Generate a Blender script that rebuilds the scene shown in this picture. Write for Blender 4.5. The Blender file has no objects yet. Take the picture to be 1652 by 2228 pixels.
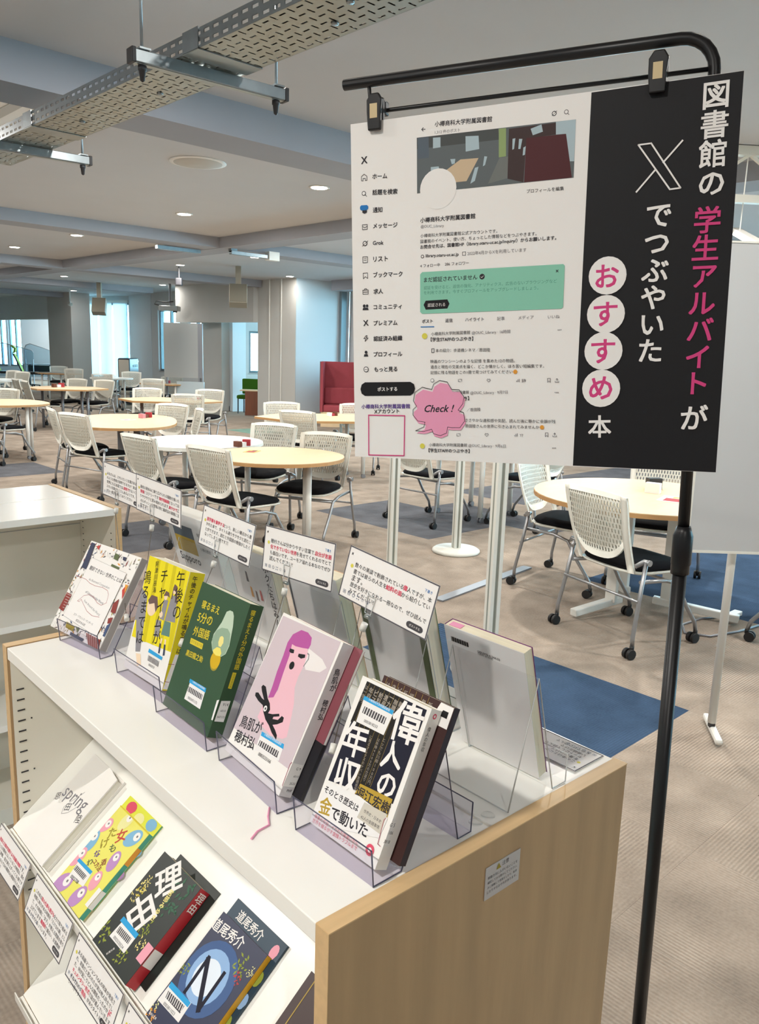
import bpy, math, random
from mathutils import Matrix, Vector
from mathutils.geometry import tessellate_polygon
R = math.radians
random.seed(4)
scene = bpy.context.scene
COL = scene.collection
# ------------------------------------------------------------------ camera, world, exposure
CAM = Vector((0, 0, 1.53)); YAW, PIT, ROL, FPX = R(43.838), R(11.272), R(1.866), 1747.7
cam_d = bpy.data.cameras.new('camera'); cam = bpy.data.objects.new('camera', cam_d); COL.objects.link(cam)
fw = Vector((math.sin(YAW)*math.cos(PIT), math.cos(YAW)*math.cos(PIT), -math.sin(PIT)))
r0 = fw.cross(Vector((0, 0, 1))).normalized(); u0 = r0.cross(fw)
rv = r0*math.cos(ROL)+u0*math.sin(ROL); uv_ = -r0*math.sin(ROL)+u0*math.cos(ROL)
cam.matrix_world = Matrix(((rv.x, uv_.x, -fw.x, CAM.x), (rv.y, uv_.y, -fw.y, CAM.y), (rv.z, uv_.z, -fw.z, CAM.z), (0, 0, 0, 1)))
cam_d.sensor_fit = 'HORIZONTAL'; cam_d.sensor_width = 36.0; cam_d.lens = 36.0*FPX/1652.0; cam_d.clip_start = 0.02; cam_d.clip_end = 200
scene.camera = cam
LAMP_W = 44.0; SKY = 15.0; EXPO = 0.12
w = bpy.data.worlds.new('sky'); scene.world = w; w.use_nodes = True
w.node_tree.nodes['Background'].inputs[0].default_value = (0.45, 0.82, 1.0, 1); w.node_tree.nodes['Background'].inputs[1].default_value = SKY
scene.view_settings.view_transform = 'Standard'; scene.view_settings.look = 'None'; scene.view_settings.gamma = 1; scene.view_settings.exposure = EXPO
scene.view_settings.use_curve_mapping = False
scene.cycles.transparent_max_bounces = 32
# ------------------------------------------------------------------ helpers
def lin(h):
    h = h.lstrip('#'); o = []
    for i in (0, 2, 4):
        c = int(h[i:i+2], 16)/255; o.append(c/12.92 if c <= .04045 else ((c+.055)/1.055)**2.4)
    return (*o, 1)
MATS = {}
def mat(name, col, rough=.5, metal=0, spec=.5, var=0, vscale=8, bump=0, bscale=200, emit=0, stretch=None, coat=0):
    if name in MATS: return MATS[name]
    m = bpy.data.materials.new(name); m.use_nodes = True; nt = m.node_tree; b = nt.nodes['Principled BSDF']
    c = lin(col); b.inputs['Base Color'].default_value = c; b.inputs['Roughness'].default_value = rough; b.inputs['Metallic'].default_value = metal
    b.inputs['Specular IOR Level'].default_value = spec; b.inputs['Coat Weight'].default_value = coat
    if emit: b.inputs['Emission Color'].default_value = c; b.inputs['Emission Strength'].default_value = emit
    if var or bump:
        tc = nt.nodes.new('ShaderNodeTexCoord'); mp = nt.nodes.new('ShaderNodeMapping'); nt.links.new(tc.outputs['Object'], mp.inputs[0])
        if stretch: mp.inputs['Scale'].default_value = stretch
    if var:
        n = nt.nodes.new('ShaderNodeTexNoise'); n.inputs['Scale'].default_value = vscale; n.inputs['Detail'].default_value = 4; nt.links.new(mp.outputs[0], n.inputs['Vector'])
        rp = nt.nodes.new('ShaderNodeValToRGB'); rp.color_ramp.elements[0].position = .3; rp.color_ramp.elements[1].position = .7
        rp.color_ramp.elements[0].color = (c[0]*(1-var), c[1]*(1-var), c[2]*(1-var), 1); rp.color_ramp.elements[1].color = (min(1, c[0]*(1+var)), min(1, c[1]*(1+var)), min(1, c[2]*(1+var)), 1)
        nt.links.new(n.outputs['Fac'], rp.inputs[0]); nt.links.new(rp.outputs[0], b.inputs['Base Color'])
    if bump:
        n2 = nt.nodes.new('ShaderNodeTexNoise'); n2.inputs['Scale'].default_value = bscale; nt.links.new(mp.outputs[0], n2.inputs['Vector'])
        bp = nt.nodes.new('ShaderNodeBump'); bp.inputs['Strength'].default_value = bump; bp.inputs['Distance'].default_value = .002
        nt.links.new(n2.outputs['Fac'], bp.inputs['Height']); nt.links.new(bp.outputs[0], b.inputs['Normal'])
    MATS[name] = m; return m
def sheet(name, col, trans, rough=.04, ior=1.45):        # clear thin plastic or glass sheet
    if name in MATS: return MATS[name]
    m = bpy.data.materials.new(name); m.use_nodes = True; nt = m.node_tree; nt.nodes.clear()
    o = nt.nodes.new('ShaderNodeOutputMaterial'); mx = nt.nodes.new('ShaderNodeMixShader'); t = nt.nodes.new('ShaderNodeBsdfTransparent'); g = nt.nodes.new('ShaderNodeBsdfGlossy'); lw = nt.nodes.new('ShaderNodeLayerWeight'); lw.inputs[0].default_value = .5
    p5 = nt.nodes.new('ShaderNodeMath'); p5.operation = 'POWER'; p5.inputs[1].default_value = 5; nt.links.new(lw.outputs['Facing'], p5.inputs[0])
    f = nt.nodes.new('ShaderNodeMath'); f.operation = 'MULTIPLY_ADD'; f.inputs[1].default_value = .45; f.inputs[2].default_value = .022; nt.links.new(p5.outputs[0], f.inputs[0])
    t.inputs[0].default_value = tuple(x*trans for x in lin(col)[:3])+(1,); g.inputs['Roughness'].default_value = rough
    nt.links.new(f.outputs[0], mx.inputs[0]); nt.links.new(t.outputs[0], mx.inputs[1]); nt.links.new(g.outputs[0], mx.inputs[2]); nt.links.new(mx.outputs[0], o.inputs[0])
    MATS[name] = m; return m
class NB:                                                # tiny node-expression builder
    def __init__(s, m): s.nt = m.node_tree
    def __call__(s, op, a, b=0.0):
        n = s.nt.nodes.new('ShaderNodeMath'); n.operation = op
        for i, x in enumerate((a, b)):
            if isinstance(x, (int, float)): n.inputs[i].default_value = x
            else: s.nt.links.new(x, n.inputs[i])
        return n.outputs[0]
    def coord(s, kind):
        tc = s.nt.nodes.new('ShaderNodeTexCoord'); sp = s.nt.nodes.new('ShaderNodeSeparateXYZ'); s.nt.links.new(tc.outputs[kind], sp.inputs[0]); return sp.outputs
    def cut(s, mask):                                    # see-through where mask = 1
        out = [n for n in s.nt.nodes if n.type == 'OUTPUT_MATERIAL'][0]; pb = s.nt.nodes['Principled BSDF']
        t = s.nt.nodes.new('ShaderNodeBsdfTransparent'); mx = s.nt.nodes.new('ShaderNodeMixShader')
        s.nt.links.new(mask, mx.inputs[0]); s.nt.links.new(pb.outputs[0], mx.inputs[1]); s.nt.links.new(t.outputs[0], mx.inputs[2]); s.nt.links.new(mx.outputs[0], out.inputs[0])
def slots(m, kind, pu, pv, iu, iv, hu, hv, brick=0.0, alt=None):
    x = NB(m); c = x.coord(kind); u = x('DIVIDE', c[iu], pu); v = x('DIVIDE', c[iv], pv); fv_ = x('FLOOR', v)
    if brick: u = x('ADD', u, x('MULTIPLY', fv_, brick))
    a = x('ABSOLUTE', x('SUBTRACT', x('FRACT', u), .5)); b = x('ABSOLUTE', x('SUBTRACT', x('FRACT', v), .5))
    h1 = x('MULTIPLY', x('LESS_THAN', a, hu), x('LESS_THAN', b, hv))
    if alt:
        ch = x('MODULO', x('ABSOLUTE', x('ADD', x('FLOOR', u), fv_)), 2.0)
        h2 = x('MULTIPLY', x('LESS_THAN', a, alt[0]), x('LESS_THAN', b, alt[1]))
        h1 = x('ADD', x('MULTIPLY', h1, ch), x('MULTIPLY', h2, x('SUBTRACT', 1.0, ch)))
    x.cut(h1)
class MB:
    def __init__(s): s.v = []; s.f = []
    def quad(s, a, b, c, d): n = len(s.v); s.v += [tuple(a), tuple(b), tuple(c), tuple(d)]; s.f.append((n, n+1, n+2, n+3)); return s
    def box(s, x0, x1, y0, y1, z0, z1, M=None):
        n = len(s.v); p = [(x, y, z) for z in (z0, z1) for y in (y0, y1) for x in (x0, x1)]
        if M: p = [tuple(M @ Vector(q)) for q in p]
        s.v += p
        for q in ((0, 2, 3, 1), (4, 5, 7, 6), (0, 1, 5, 4), (2, 6, 7, 3), (0, 4, 6, 2), (1, 3, 7, 5)): s.f.append(tuple(n+i for i in q))
        return s
    def bar(s, p0, p1, w, h, up=(0, 0, 1)):               # rectangular bar between two points
        p0, p1 = Vector(p0), Vector(p1); d = (p1-p0); L = d.length; d.normalize(); up = Vector(up)
        sd = d.cross(up)
        if sd.length < 1e-4: sd = d.cross(Vector((1, 0, 0)))
        sd.normalize(); up = sd.cross(d)
        M = Matrix(((d.x, sd.x, up.x, p0.x), (d.y, sd.y, up.y, p0.y), (d.z, sd.z, up.z, p0.z), (0, 0, 0, 1)))
        return s.box(0, L, -w/2, w/2, -h/2, h/2, M)
    def tube(s, pts, r, n=8, cap=True):
        pts = [Vector(p) for p in pts]; rr = r if isinstance(r, (list, tuple)) else [r]*len(pts); ref = None; rings = []
        for i, p in enumerate(pts):
            d = (pts[min(i+1, len(pts)-1)]-pts[max(i-1, 0)]).normalized()
            if ref is None: ref = d.orthogonal().normalized()
            ref = (ref-d*ref.dot(d)).normalized(); b = d.cross(ref); k = len(s.v)
            for j in range(n):
                a = 2*math.pi*j/n; s.v.append(tuple(p+(ref*math.cos(a)+b*math.sin(a))*rr[i]))
            rings.append(k)
        for k0, k1 in zip(rings, rings[1:]):
            for j in range(n): s.f.append((k0+j, k0+(j+1) % n, k1+(j+1) % n, k1+j))
        if cap: s.f.append(tuple(rings[0]+j for j in reversed(range(n)))); s.f.append(tuple(rings[-1]+j for j in range(n)))
        return s
    def lathe(s, prof, n=24, c=(0, 0, 0)):
        k = len(s.v); m = len(prof)
        for j in range(n):
            a = 2*math.pi*j/n
            for r, z in prof: s.v.append((c[0]+r*math.cos(a), c[1]+r*math.sin(a), c[2]+z))
        for j in range(n):
            for i in range(m-1): a = k+j*m+i; b = k+((j+1) % n)*m+i; s.f.append((a, b, b+1, a+1))
        s.f.append(tuple(k+j*m for j in reversed(range(n)))); s.f.append(tuple(k+j*m+m-1 for j in range(n)))
        return s
    def prism(s, poly, z0, z1, M=None):
        k = len(s.v); n = len(poly); p = [(x, y, z0) for x, y in poly]+[(x, y, z1) for x, y in poly]
        if M: p = [tuple(M @ Vector(q)) for q in p]
        s.v += p; s.f.append(tuple(k+i for i in reversed(range(n)))); s.f.append(tuple(k+n+i for i in range(n)))
        for i in range(n): j = (i+1) % n; s.f.append((k+i, k+j, k+n+j, k+n+i))
        return s
    def strip(s, prof, y0, y1, t):                        # bent sheet: profile in x,z run along y
        for (x0, z0), (x1, z1) in zip(prof, prof[1:]): s.bar((x0, (y0+y1)/2, z0), (x1, (y0+y1)/2, z1), y1-y0, t, up=(-(z1-z0), 0, x1-x0))
        return s
    def build(s, name, m, parent=None, smooth=False, bevel=0, seg=2):
        me = bpy.data.meshes.new(name); me.from_pydata(s.v, [], s.f); me.materials.append(m); me.validate()
        if smooth:
            for p in me.polygons: p.use_smooth = len(p.vertices) <= 4
        o = bpy.data.objects.new(name, me); COL.objects.link(o)
        if parent is not None: o.parent = parent
        if bevel:
            b = o.modifiers.new('bevel', 'BEVEL'); b.width = bevel; b.segments = seg; b.limit_method = 'ANGLE'; b.angle_limit = R(40)
        return o
def tag(o, label=None, cat=None, group=None, kind=None):
    if label: o['label'] = label
    if cat: o['category'] = cat
    if group: o['group'] = group
    if kind: o['kind'] = kind
    return o
def thing(name, label, cat, loc=(0, 0, 0), rz=0, group=None, M=None):
    o = bpy.data.objects.new(name, None); COL.objects.link(o); o.empty_display_size = .05
    if M is not None: o.matrix_world = M
    else: o.location = loc; o.rotation_euler = (0, 0, rz)
    return tag(o, label, cat, group)
def copy_tree(o, parent=None):
    c = o.copy(); COL.objects.link(c)
    if parent is not None: c.parent = parent
    for ch in [x for x in KIDS.get(o.name, [])]: copy_tree(ch, c)
    return c
KIDS = {}
def index_kids():
    KIDS.clear()
    for o in bpy.data.objects:
        if o.parent: KIDS.setdefault(o.parent.name, []).append(o)
def struct(name, mb, m, label=None, parent=None, **k): return tag(mb.build(name, m, parent, **k), label, kind='structure' if parent is None else None)
def FRM(o, U, V, N): return Matrix(((U[0], V[0], N[0], o[0]), (U[1], V[1], N[1], o[1]), (U[2], V[2], N[2], o[2]), (0, 0, 0, 1)))
def pose(o, yaw, tilt, roll):                             # rectangle frame: U right, V up, N towards the viewer
    yaw, tilt, roll = R(yaw), R(tilt), R(roll); d = Vector((math.sin(yaw), -math.cos(yaw), 0)); n = Vector((math.cos(yaw), math.sin(yaw), 0)); up = Vector((0, 0, 1))*math.cos(tilt)+n*math.sin(tilt)
    U = d*math.cos(roll)+up*math.sin(roll); V = -d*math.sin(roll)+up*math.cos(roll); return FRM(o, U, V, U.cross(V))
def g(px, dep):                                           # ground point seen at image column px, at forward distance dep
    a = (px-826)/FPX; y = 1114-FPX*math.tan(PIT)+(px-826)*.0326; d = fw+rv*a-uv_*((y-1114)/FPX); return Vector((CAM.x+d.x*dep, CAM.y+d.y*dep))
# ------------------------------------------------------------------ materials
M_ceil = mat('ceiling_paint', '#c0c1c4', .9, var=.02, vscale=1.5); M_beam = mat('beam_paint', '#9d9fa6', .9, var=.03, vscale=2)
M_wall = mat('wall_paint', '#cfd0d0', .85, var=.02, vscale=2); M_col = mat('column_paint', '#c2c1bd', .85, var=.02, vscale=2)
M_white = mat('white_laminate', '#f5f4ee', .22, spec=.5, var=.012, vscale=3); M_cream = mat('cream_steel', '#e4e0d3', .45, var=.01, vscale=4)
M_wood = mat('oak_veneer', '#ab8c66', .45, var=.10, vscale=6, stretch=(6, 6, .55), bump=.04, bscale=60)
M_woodtop = mat('oak_edge', '#d2b183', .42, var=.07, vscale=8, stretch=(.7, 12, 12)); M_table = mat('table_wood', '#e2c8a2', .48, spec=.3, var=.05, vscale=5, stretch=(1, 7, 1))
M_tedge = mat('table_edge', '#b98d5c', .5); M_tw = mat('table_white', '#ecece6', .4, spec=.35); M_leg = mat('white_leg', '#dddcd6', .35); M_greyleg = mat('grey_leg', '#8d9096', .4, .5)
M_black = mat('black_fabric', '#101014', .9, spec=.15); M_plast = mat('chair_plastic', '#e3e1d6', .42); M_silver = mat('silver_tube', '#a3a4a6', .35, .75)
M_rub = mat('black_caster', '#141416', .55); M_gal = mat('galvanised', '#8f979b', .38, .85, var=.08, vscale=20); M_gal2 = mat('galvanised_plate', '#9aa09e', .34, .8, var=.08, vscale=12)
M_dark = mat('dark_plastic', '#2a2a2e', .5); M_blk = mat('black_metal', '#101013', .38, .2); M_paper = mat('paper_white', '#ece9e6', .75); M_page = mat('book_pages', '#e8dfc6', .9, var=.06, vscale=300, stretch=(.02, .02, 1))
M_pageW = mat('book_pages_white', '#e9e6de', .9); M_grey = mat('card_border', '#56545a', .6); M_clear = sheet('clear_acrylic', '#fefefe', 1.0); M_smoke = sheet('front_acrylic', '#f9f8fc', .99)
M_edge = mat('acrylic_edge', '#4a4a5e', .3); M_edge2 = mat('acrylic_edge_clear', '#c9cbc9', .25); M_glass = sheet('window_glass', '#f4fdff', .99); M_alu = mat('window_frame', '#7e8d94', .5, .3)
M_wall_lit = mat('wall_lit', '#d3d9dd', .85)  # wall paint with bluish window light put into the colour
# ------------------------------------------------------------------ room shell
ZC = 2.965
M_floor = mat('carpet_far', '#a09386', .95, spec=.1, var=.10, vscale=2.2, bump=.3, bscale=300)
floor = struct('floor', MB().box(-5, 18, -6, 42, -.2, -.005), M_floor, 'beige carpet tile floor with grey and blue patches')
struct('ceiling', MB().box(-5, 18, -6, 42, ZC, ZC+.2), M_ceil, 'flat pale grey ceiling')
# carpet tiles, each a piece of the floor
def carpet(name, col, horiz, coarse):
    m = bpy.data.materials.new(name); m.use_nodes = True; x = NB(m); nt = m.node_tree; b = nt.nodes['Principled BSDF']; b.inputs['Roughness'].default_value = 1; b.inputs['Specular IOR Level'].default_value = .05
    c = x.coord('Object'); a = c[1 if horiz else 0]; al = c[0 if horiz else 1]
    n = nt.nodes.new('ShaderNodeTexNoise'); n.inputs['Scale'].default_value = 5; n.inputs['Detail'].default_value = 5
    oi = nt.nodes.new('ShaderNodeObjectInfo'); tc = nt.nodes.new('ShaderNodeTexCoord'); va = nt.nodes.new('ShaderNodeVectorMath'); va.operation = 'ADD'
    nt.links.new(tc.outputs['Object'], va.inputs[0]); nt.links.new(oi.outputs['Location'], va.inputs[1]); nt.links.new(va.outputs[0], n.inputs['Vector'])
    n3 = nt.nodes.new('ShaderNodeTexNoise'); n3.inputs['Scale'].default_value = 90; n3.inputs['Detail'].default_value = 2; nt.links.new(va.outputs[0], n3.inputs['Vector'])
    nb = nt.nodes.new('ShaderNodeTexNoise'); nb.inputs['Scale'].default_value = 2.2; nt.links.new(va.outputs[0], nb.inputs['Vector'])
    s1 = x('ADD', x('MULTIPLY', x('SINE', x('MULTIPLY', a, 520.0 if not coarse else 250.0)), .5), .5)
    amp = x('POWER', x('MULTIPLY', nb.outputs['Fac'], 1.55), 4.0)
    h = x('ADD', x('MULTIPLY', s1, amp), x('MULTIPLY', n3.outputs['Fac'], .9))
    f = x('ADD', x('MULTIPLY', n.outputs['Fac'], .66), x('MULTIPLY', h, .31))
    rp = nt.nodes.new('ShaderNodeValToRGB'); cc = lin(col); rp.color_ramp.elements[0].position = .25; rp.color_ramp.elements[1].position = .95
    rp.color_ramp.elements[0].color = tuple(q*.55 for q in cc[:3])+(1,); rp.color_ramp.elements[1].color = tuple(min(1, q*1.42) for q in cc[:3])+(1,)
    nt.links.new(f, rp.inputs[0]); nt.links.new(rp.outputs[0], b.inputs['Base Color'])
    bp = nt.nodes.new('ShaderNodeBump'); bp.inputs['Strength'].default_value = .5; bp.inputs['Distance'].default_value = .004; nt.links.new(h, bp.inputs['Height']); nt.links.new(bp.outputs[0], b.inputs['Normal'])
    return m
CARP = {c: [carpet('carpet_%s_%d' % (c, i), h, i & 1, i > 1) for i in range(3)] for c, h in (('beige', '#a09386'), ('blue', '#3d5068'), ('grey', '#68696e'), ('teal', '#7fa093'))}
def tile_col(x, y):
    if 2.3 < x < 3.36 and y > 1.44 and y < 2.95: return 'blue'
    if 4.84 < x < 6.9 and 1.69 < y < 2.71: return 'blue'
    if 5.0 < x < 5.9 and 4.55 < y < 5.95 or 5.9 < x < 6.4 and 4.1 < y < 5.45: return 'grey'
    if x > 7 and 4.9 < y < 6.0: return 'grey'
    if 2.3 < x < 3.36 and 5.4 < y < 6.45: return 'grey'
    if 2.8 < x < 3.9 and 9.4 < y < 10.5: return 'grey'
    if 8.3 < x < 9.4 and 11.9 < y < 13.0: return 'teal'
    return 'beige'
def visible(x, y):
    d = Vector((x, y, 0))-CAM; k = d.dot(fw)
    if k < .3: return None
    px = 826+FPX*d.dot(rv)/k; py = 1114-FPX*d.dot(uv_)/k
    return k if -160 < px < 1812 and py < 2500 else None
cells = []
for i in range(-12, 32):
    for j in range(-6, 50):
        x, y = 1.60+i*.5, 1.196+j*.5; k = visible(x, y)
        if k is not None and x < 11.5 and y < 14: cells.append((k, x, y))
cells.sort(); tile_me = {}
for k, x, y in cells[:298]:
    c = tile_col(x, y); q = random.random(); key = (c, 0 if q < .42 else (1 if q < .84 else 2))
    if key not in tile_me:
        o = MB().box(-.2497, .2497, -.2497, .2497, -.005, 0).build('carpet_tile', CARP[c][key[1]], floor); tile_me[key] = o.data
    else:
        o = bpy.data.objects.new('carpet_tile', tile_me[key]); COL.objects.link(o); o.parent = floor
    o.location = (x, y, 0)
# tiles past the limit stay joined in the same geometry
rest = {}
for k, x, y in cells[298:]: rest.setdefault(tile_col(x, y), MB()).box(x-.2497, x+.2497, y-.2497, y+.2497, -.005, 0)
for c, mb in rest.items(): tag(mb.build('carpet_tiles_beyond', CARP[c][0], floor), kind='stuff')
# beams
for k, (y0, z0) in enumerate(((4.37, 2.766), (9.69, 2.83), (14.84, 2.82), (19.65, 2.83), (24.6, 2.83))):
    struct('trim_%d' % (k+1), MB().box(-5, 10.5 if k > 1 else 12, y0, y0+.385, z0, ZC), M_beam, 'grey painted ceiling beam running across the room')
struct('trim_6', MB().box(6.16, 6.54, -6, 34, 2.826, ZC), M_beam, 'grey painted ceiling beam running lengthwise')
struct('trim_7', MB().box(11.25, 11.65, 3, 13.4, 2.76, ZC), M_beam, 'grey ceiling beam beside the window wall')
# walls with window openings: opening list (u0, u1, z0, z1)
def wall(name, p0, p1, th, ops=(), z0=0, z1=ZC, m=M_wall, label='plain white painted wall', win=True, mull=True):
    p0, p1 = Vector(p0), Vector(p1); d = p1-p0; L = d.length; d.normalize(); n = Vector((-d.y, d.x)); Mx = Matrix(((d.x, n.x, 0, p0.x), (d.y, n.y, 0, p0.y), (0, 0, 1, 0), (0, 0, 0, 1)))
    mb = MB(); u = 0
    for (a, b, za, zb) in sorted(ops):
        mb.box(u, a, 0, th, z0, z1, Mx).box(a, b, 0, th, z0, za, Mx).box(a, b, 0, th, zb, z1, Mx); u = b
    mb.box(u, L, 0, th, z0, z1, Mx); o = struct(name, mb, m, label)
    if win:
        for (a, b, za, zb) in ops:
            global NW; NW += 1
            f = MB(); t = .05
            f.box(a, a+t, th*.3, th*.7, za, zb, Mx).box(b-t, b, th*.3, th*.7, za, zb, Mx).box(a+t, b-t, th*.3, th*.7, za, za+t, Mx).box(a+t, b-t, th*.3, th*.7, zb-t, zb, Mx)
            if mull: c = (a+b)/2; f.box(c-.03, c+.03, th*.3, th*.7, za+t, zb-t, Mx)
            wo = struct('window_%d' % NW, MB().box(a+t, b-t, th*.46, th*.5, za+t, zb-t, Mx), M_glass, 'tall window with bluish daylight')
            f.build('window_frame', M_alu, wo); MB().box(a-.03, b+.03, -.06, th, za-.04, za, Mx).build('window_sill', M_white, wo)
    return o
NW = 0
wall('wall_left', (-5, 42), (-5, -6), .2); wall('wall_back', (-5, -6), (12, -6), .2, [(13.6, 16.2, .9, 2.5)], label='window wall behind the camera')
wall('wall_right', (12.0, -6), (12.0, 13.65), -.3, [(.65+i*2.4, 2.55+i*2.4, .95, 2.6) for i in range(8)], label='window wall on the right with daylight')
wall('wall_pier', (11.99, 13.651), (10.530, 13.651), -.3, m=M_wall_lit, label='wall face beside the column lit blue by the window')
struct('trim_8', MB().box(11.70, 11.84, 13.57, 13.65, 0, ZC), M_alu, 'grey vertical window post beside the blue lit wall')
struct('wall_column_near', MB().box(10.517, 11.3, 13.652, 15.009, 0, ZC), M_col, 'square white column with two vertical conduits')
struct('wall_header', MB().box(10.40, 10.60, 15.01, 18.35, 2.08, ZC), M_col, 'pale wall panel hanging over the opening left of the column')
na, nb_, nc = g(455, 20.2), g(499, 19.3), g(530, 19.5)
wall('wall_nook_left', nb_, na, .2, m=M_col, label='grey wall of the window nook'); wall('wall_nook_mid', nc, nb_, .2, m=M_wall_lit, label='lit wall with a switch in the nook')
wall('wall_nook_right', g(640, 19.9), nc, .2, [(.2+((g(640, 19.9)-nc).length-1.3), (g(640, 19.9)-nc).length-.1, .93, 1.92)], label='wall with a small bright window in the nook', mull=False)
mbb = MB()
for p, q in ((na, nb_), (nb_, nc)): mbb.bar((p.x, p.y, .06), (q.x, q.y, .06), .03, .12)
struct('baseboard_nook', mbb, M_dark, 'dark baseboard along the nook walls')
wall('wall_window_bay', g(470, 20.9), g(345, 23.4), .2, [(.15, 1.35, .8, 2.5), (1.6, 2.95, .8, 2.5)], label='window bay behind the far whiteboard')
wall('wall_bay_side', g(345, 23.4), g(296, 25), .2, m=M_wall_lit, label='bluish lit wall beside the blinds')
pa, pb_ = g(296, 25), g(198, 26.2)
wall('wall_blind', pa, pb_, .2, [(.05, (pb_-pa).length-.05, .35, 2.75)], label='wall around the wide window with panel blinds')
struct('wall_column_far', MB().box(10.207, 10.79, 24.126, 25.86, 0, ZC), M_col, 'square column far on the left')
struct('wall_far_header', MB().box(10.2, 10.4, 25.86, 36, 2.2, ZC), M_wall, 'white wall above the far left opening')
fa, fb = g(150, 31.5), g(-80, 33.5); fl = (fb-fa).length
wall('wall_far_windows', fa, fb, .2, [(fl*(.40+.14*i), fl*(.40+.14*i+.12), .5, 2.6) for i in range(4)], m=M_wall_lit, label='far window wall of the study room')
wall('wall_far', (11.4, 36), (-5, 36), .2)
for k, yy in enumerate((14.13, 14.55)): tag(MB().tube([(10.5, yy, 0), (10.5, yy, ZC)], .016, 8).build('conduit', M_leg), ['thin white vertical conduit on the near column, right one', 'thin white vertical conduit on the near column, left one'][k], 'conduit')
# panel blinds
M_blind = bpy.data.materials.new('blind_cloth'); M_blind.use_nodes = True; nt = M_blind.node_tree; nt.nodes.clear()
o_ = nt.nodes.new('ShaderNodeOutputMaterial'); t_ = nt.nodes.new('ShaderNodeBsdfTranslucent'); d_ = nt.nodes.new('ShaderNodeBsdfDiffuse'); x_ = nt.nodes.new('ShaderNodeMixShader'); t_.inputs[0].default_value = (.92, .94, .95, 1); d_.inputs[0].default_value = (.7, .73, .75, 1); x_.inputs[0].default_value = .25
nt.links.new(t_.outputs[0], x_.inputs[1]); nt.links.new(d_.outputs[0], x_.inputs[2]); nt.links.new(x_.outputs[0], o_.inputs[0])
bd = thing('panel_blind', 'pale blue panel blinds covering the wide far window', 'blind', (pa.x, pa.y, 0)); dv = (pb_-pa); nrm = Vector((-dv.y, dv.x)).normalized()
for k, (s0, s1) in enumerate(((.02, .32), (.36, .63), (.67, .98))):
    off = nrm*(.26); p = pa+dv*s0+off-pa; q = pa+dv*s1+off-pa
    MB().bar((p.x, p.y, 1.55), (q.x, q.y, 1.55), .006, 2.45).build('blind_panel', M_blind, bd)
q = dv+nrm*.26; MB().bar((nrm.x*.26, nrm.y*.26, 2.80), (q.x, q.y, 2.80), .05, .06).build('head_rail', M_leg, bd)
# ------------------------------------------------------------------ ceiling lights
M_lamp = mat('lamp_glow', '#fff6ea', .5, emit=30); M_trim = mat('lamp_trim', '#e6e6e4', .4)
def downlight(x, y, label, power, z=ZC, group='recessed round ceiling lights'):
    t = thing('ceiling_light', label, 'ceiling light', (x, y, z), 0, group)
    MB().lathe([(.072, 0), (.095, 0), (.095, -.006), (.085, -.010), (.072, -.006)], 24).build('trim_ring', M_trim, t, True)
    MB().lathe([(.0005, -.004), (.071, -.004), (.071, -.010), (.0005, -.0115)], 24).build('lamp_disc', M_lamp, t)
    l = bpy.data.lights.new('lamp', 'AREA'); l.shape = 'DISK'; l.size = .14; l.energy = power; l.color = (1.0, .955, .89)
    lo = bpy.data.objects.new('lamp', l); COL.objects.link(lo); lo.parent = t; lo.location = (0, 0, -.0135)
    return t
vis = [(4.84, 5.96, 'largest bright round ceiling light, nearest the hanging poster'), (4.86, 8.35, 'bright round ceiling light below the round vent, second in its row'), (4.88, 11.24, 'small round ceiling light near the left edge, right one of two'), (4.88, 13.56, 'small round ceiling light at the far left edge of the picture'),
       (7.8, 11.21, 'small round ceiling light just under the beam crossing'), (7.79, 13.55, 'small round ceiling light left of the beam crossing'), (10.2, 13.45, 'small round ceiling light above the near white column'), (7.67, 18.41, 'tiny round ceiling light above the far left column'), (9.93, 23.22, 'tiniest round ceiling light, right in front of the far column'), (10.09, 18.4, 'tiny round ceiling light above the right hanging wall panel')]
for x, y, lb in vis: downlight(x, y, lb, LAMP_W*(.22 if x > 9 else 1))
for x, y in ((1.93, .65), (1.93, 3.05), (-1, .65), (-1, 3.05), (4.86, .65), (4.86, 3.05), (1.2, 6.6), (7.8, 5.96), (7.8, 8.35), (1.93, 8.35), (7.8, .65), (7.8, 3.05), (1.93, 11.24), (-1, 6.5), (-1, -2), (4.86, -2.2), (10, 3.05), (10, 8.35), (4.88, 18.4), (4.88, 23), (11.6, 28.5), (11.4, 31.5)):  # study room and behind-camera lamps are added fill, the others continue the rows
    downlight(x, y, 'unseen recessed round ceiling light', LAMP_W)
vt = thing('ceiling_vent', 'round louvred air vent in the ceiling left of the brightest light', 'vent', (3.61, 5.98, ZC)); M_vent = mat('vent_grey', '#b9b8b4', .6)
MB().lathe([(.02, -.03), (.06, -.035), (.10, -.028), (.15, -.020), (.19, -.012), (.20, 0)], 32).build('diffuser', M_vent, vt, True); MB().lathe([(.19, 0), (.225, 0), (.225, -.006), (.19, -.010)], 32).build('rim', M_trim, vt, True)
sd = thing('smoke_detector', 'small white smoke detector on the ceiling between two far lights', 'detector', (7.55, 15.9, ZC)); MB().lathe([(.09, 0), (.09, -.02), (.06, -.045), (.03, -.05)], 20).build('body', M_vent, sd, True)
lv = thing('slot_vent', 'rectangular white air vent in the ceiling behind the cable tray', 'vent', (2.02, 5.62, ZC)); MB().box(-.15, .15, -.5, .5, -.012, 0).build('frame', M_trim, lv); MB().box(-.04, .04, -.47, .47, -.016, -.012).build('slot', M_vent, lv)
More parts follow.
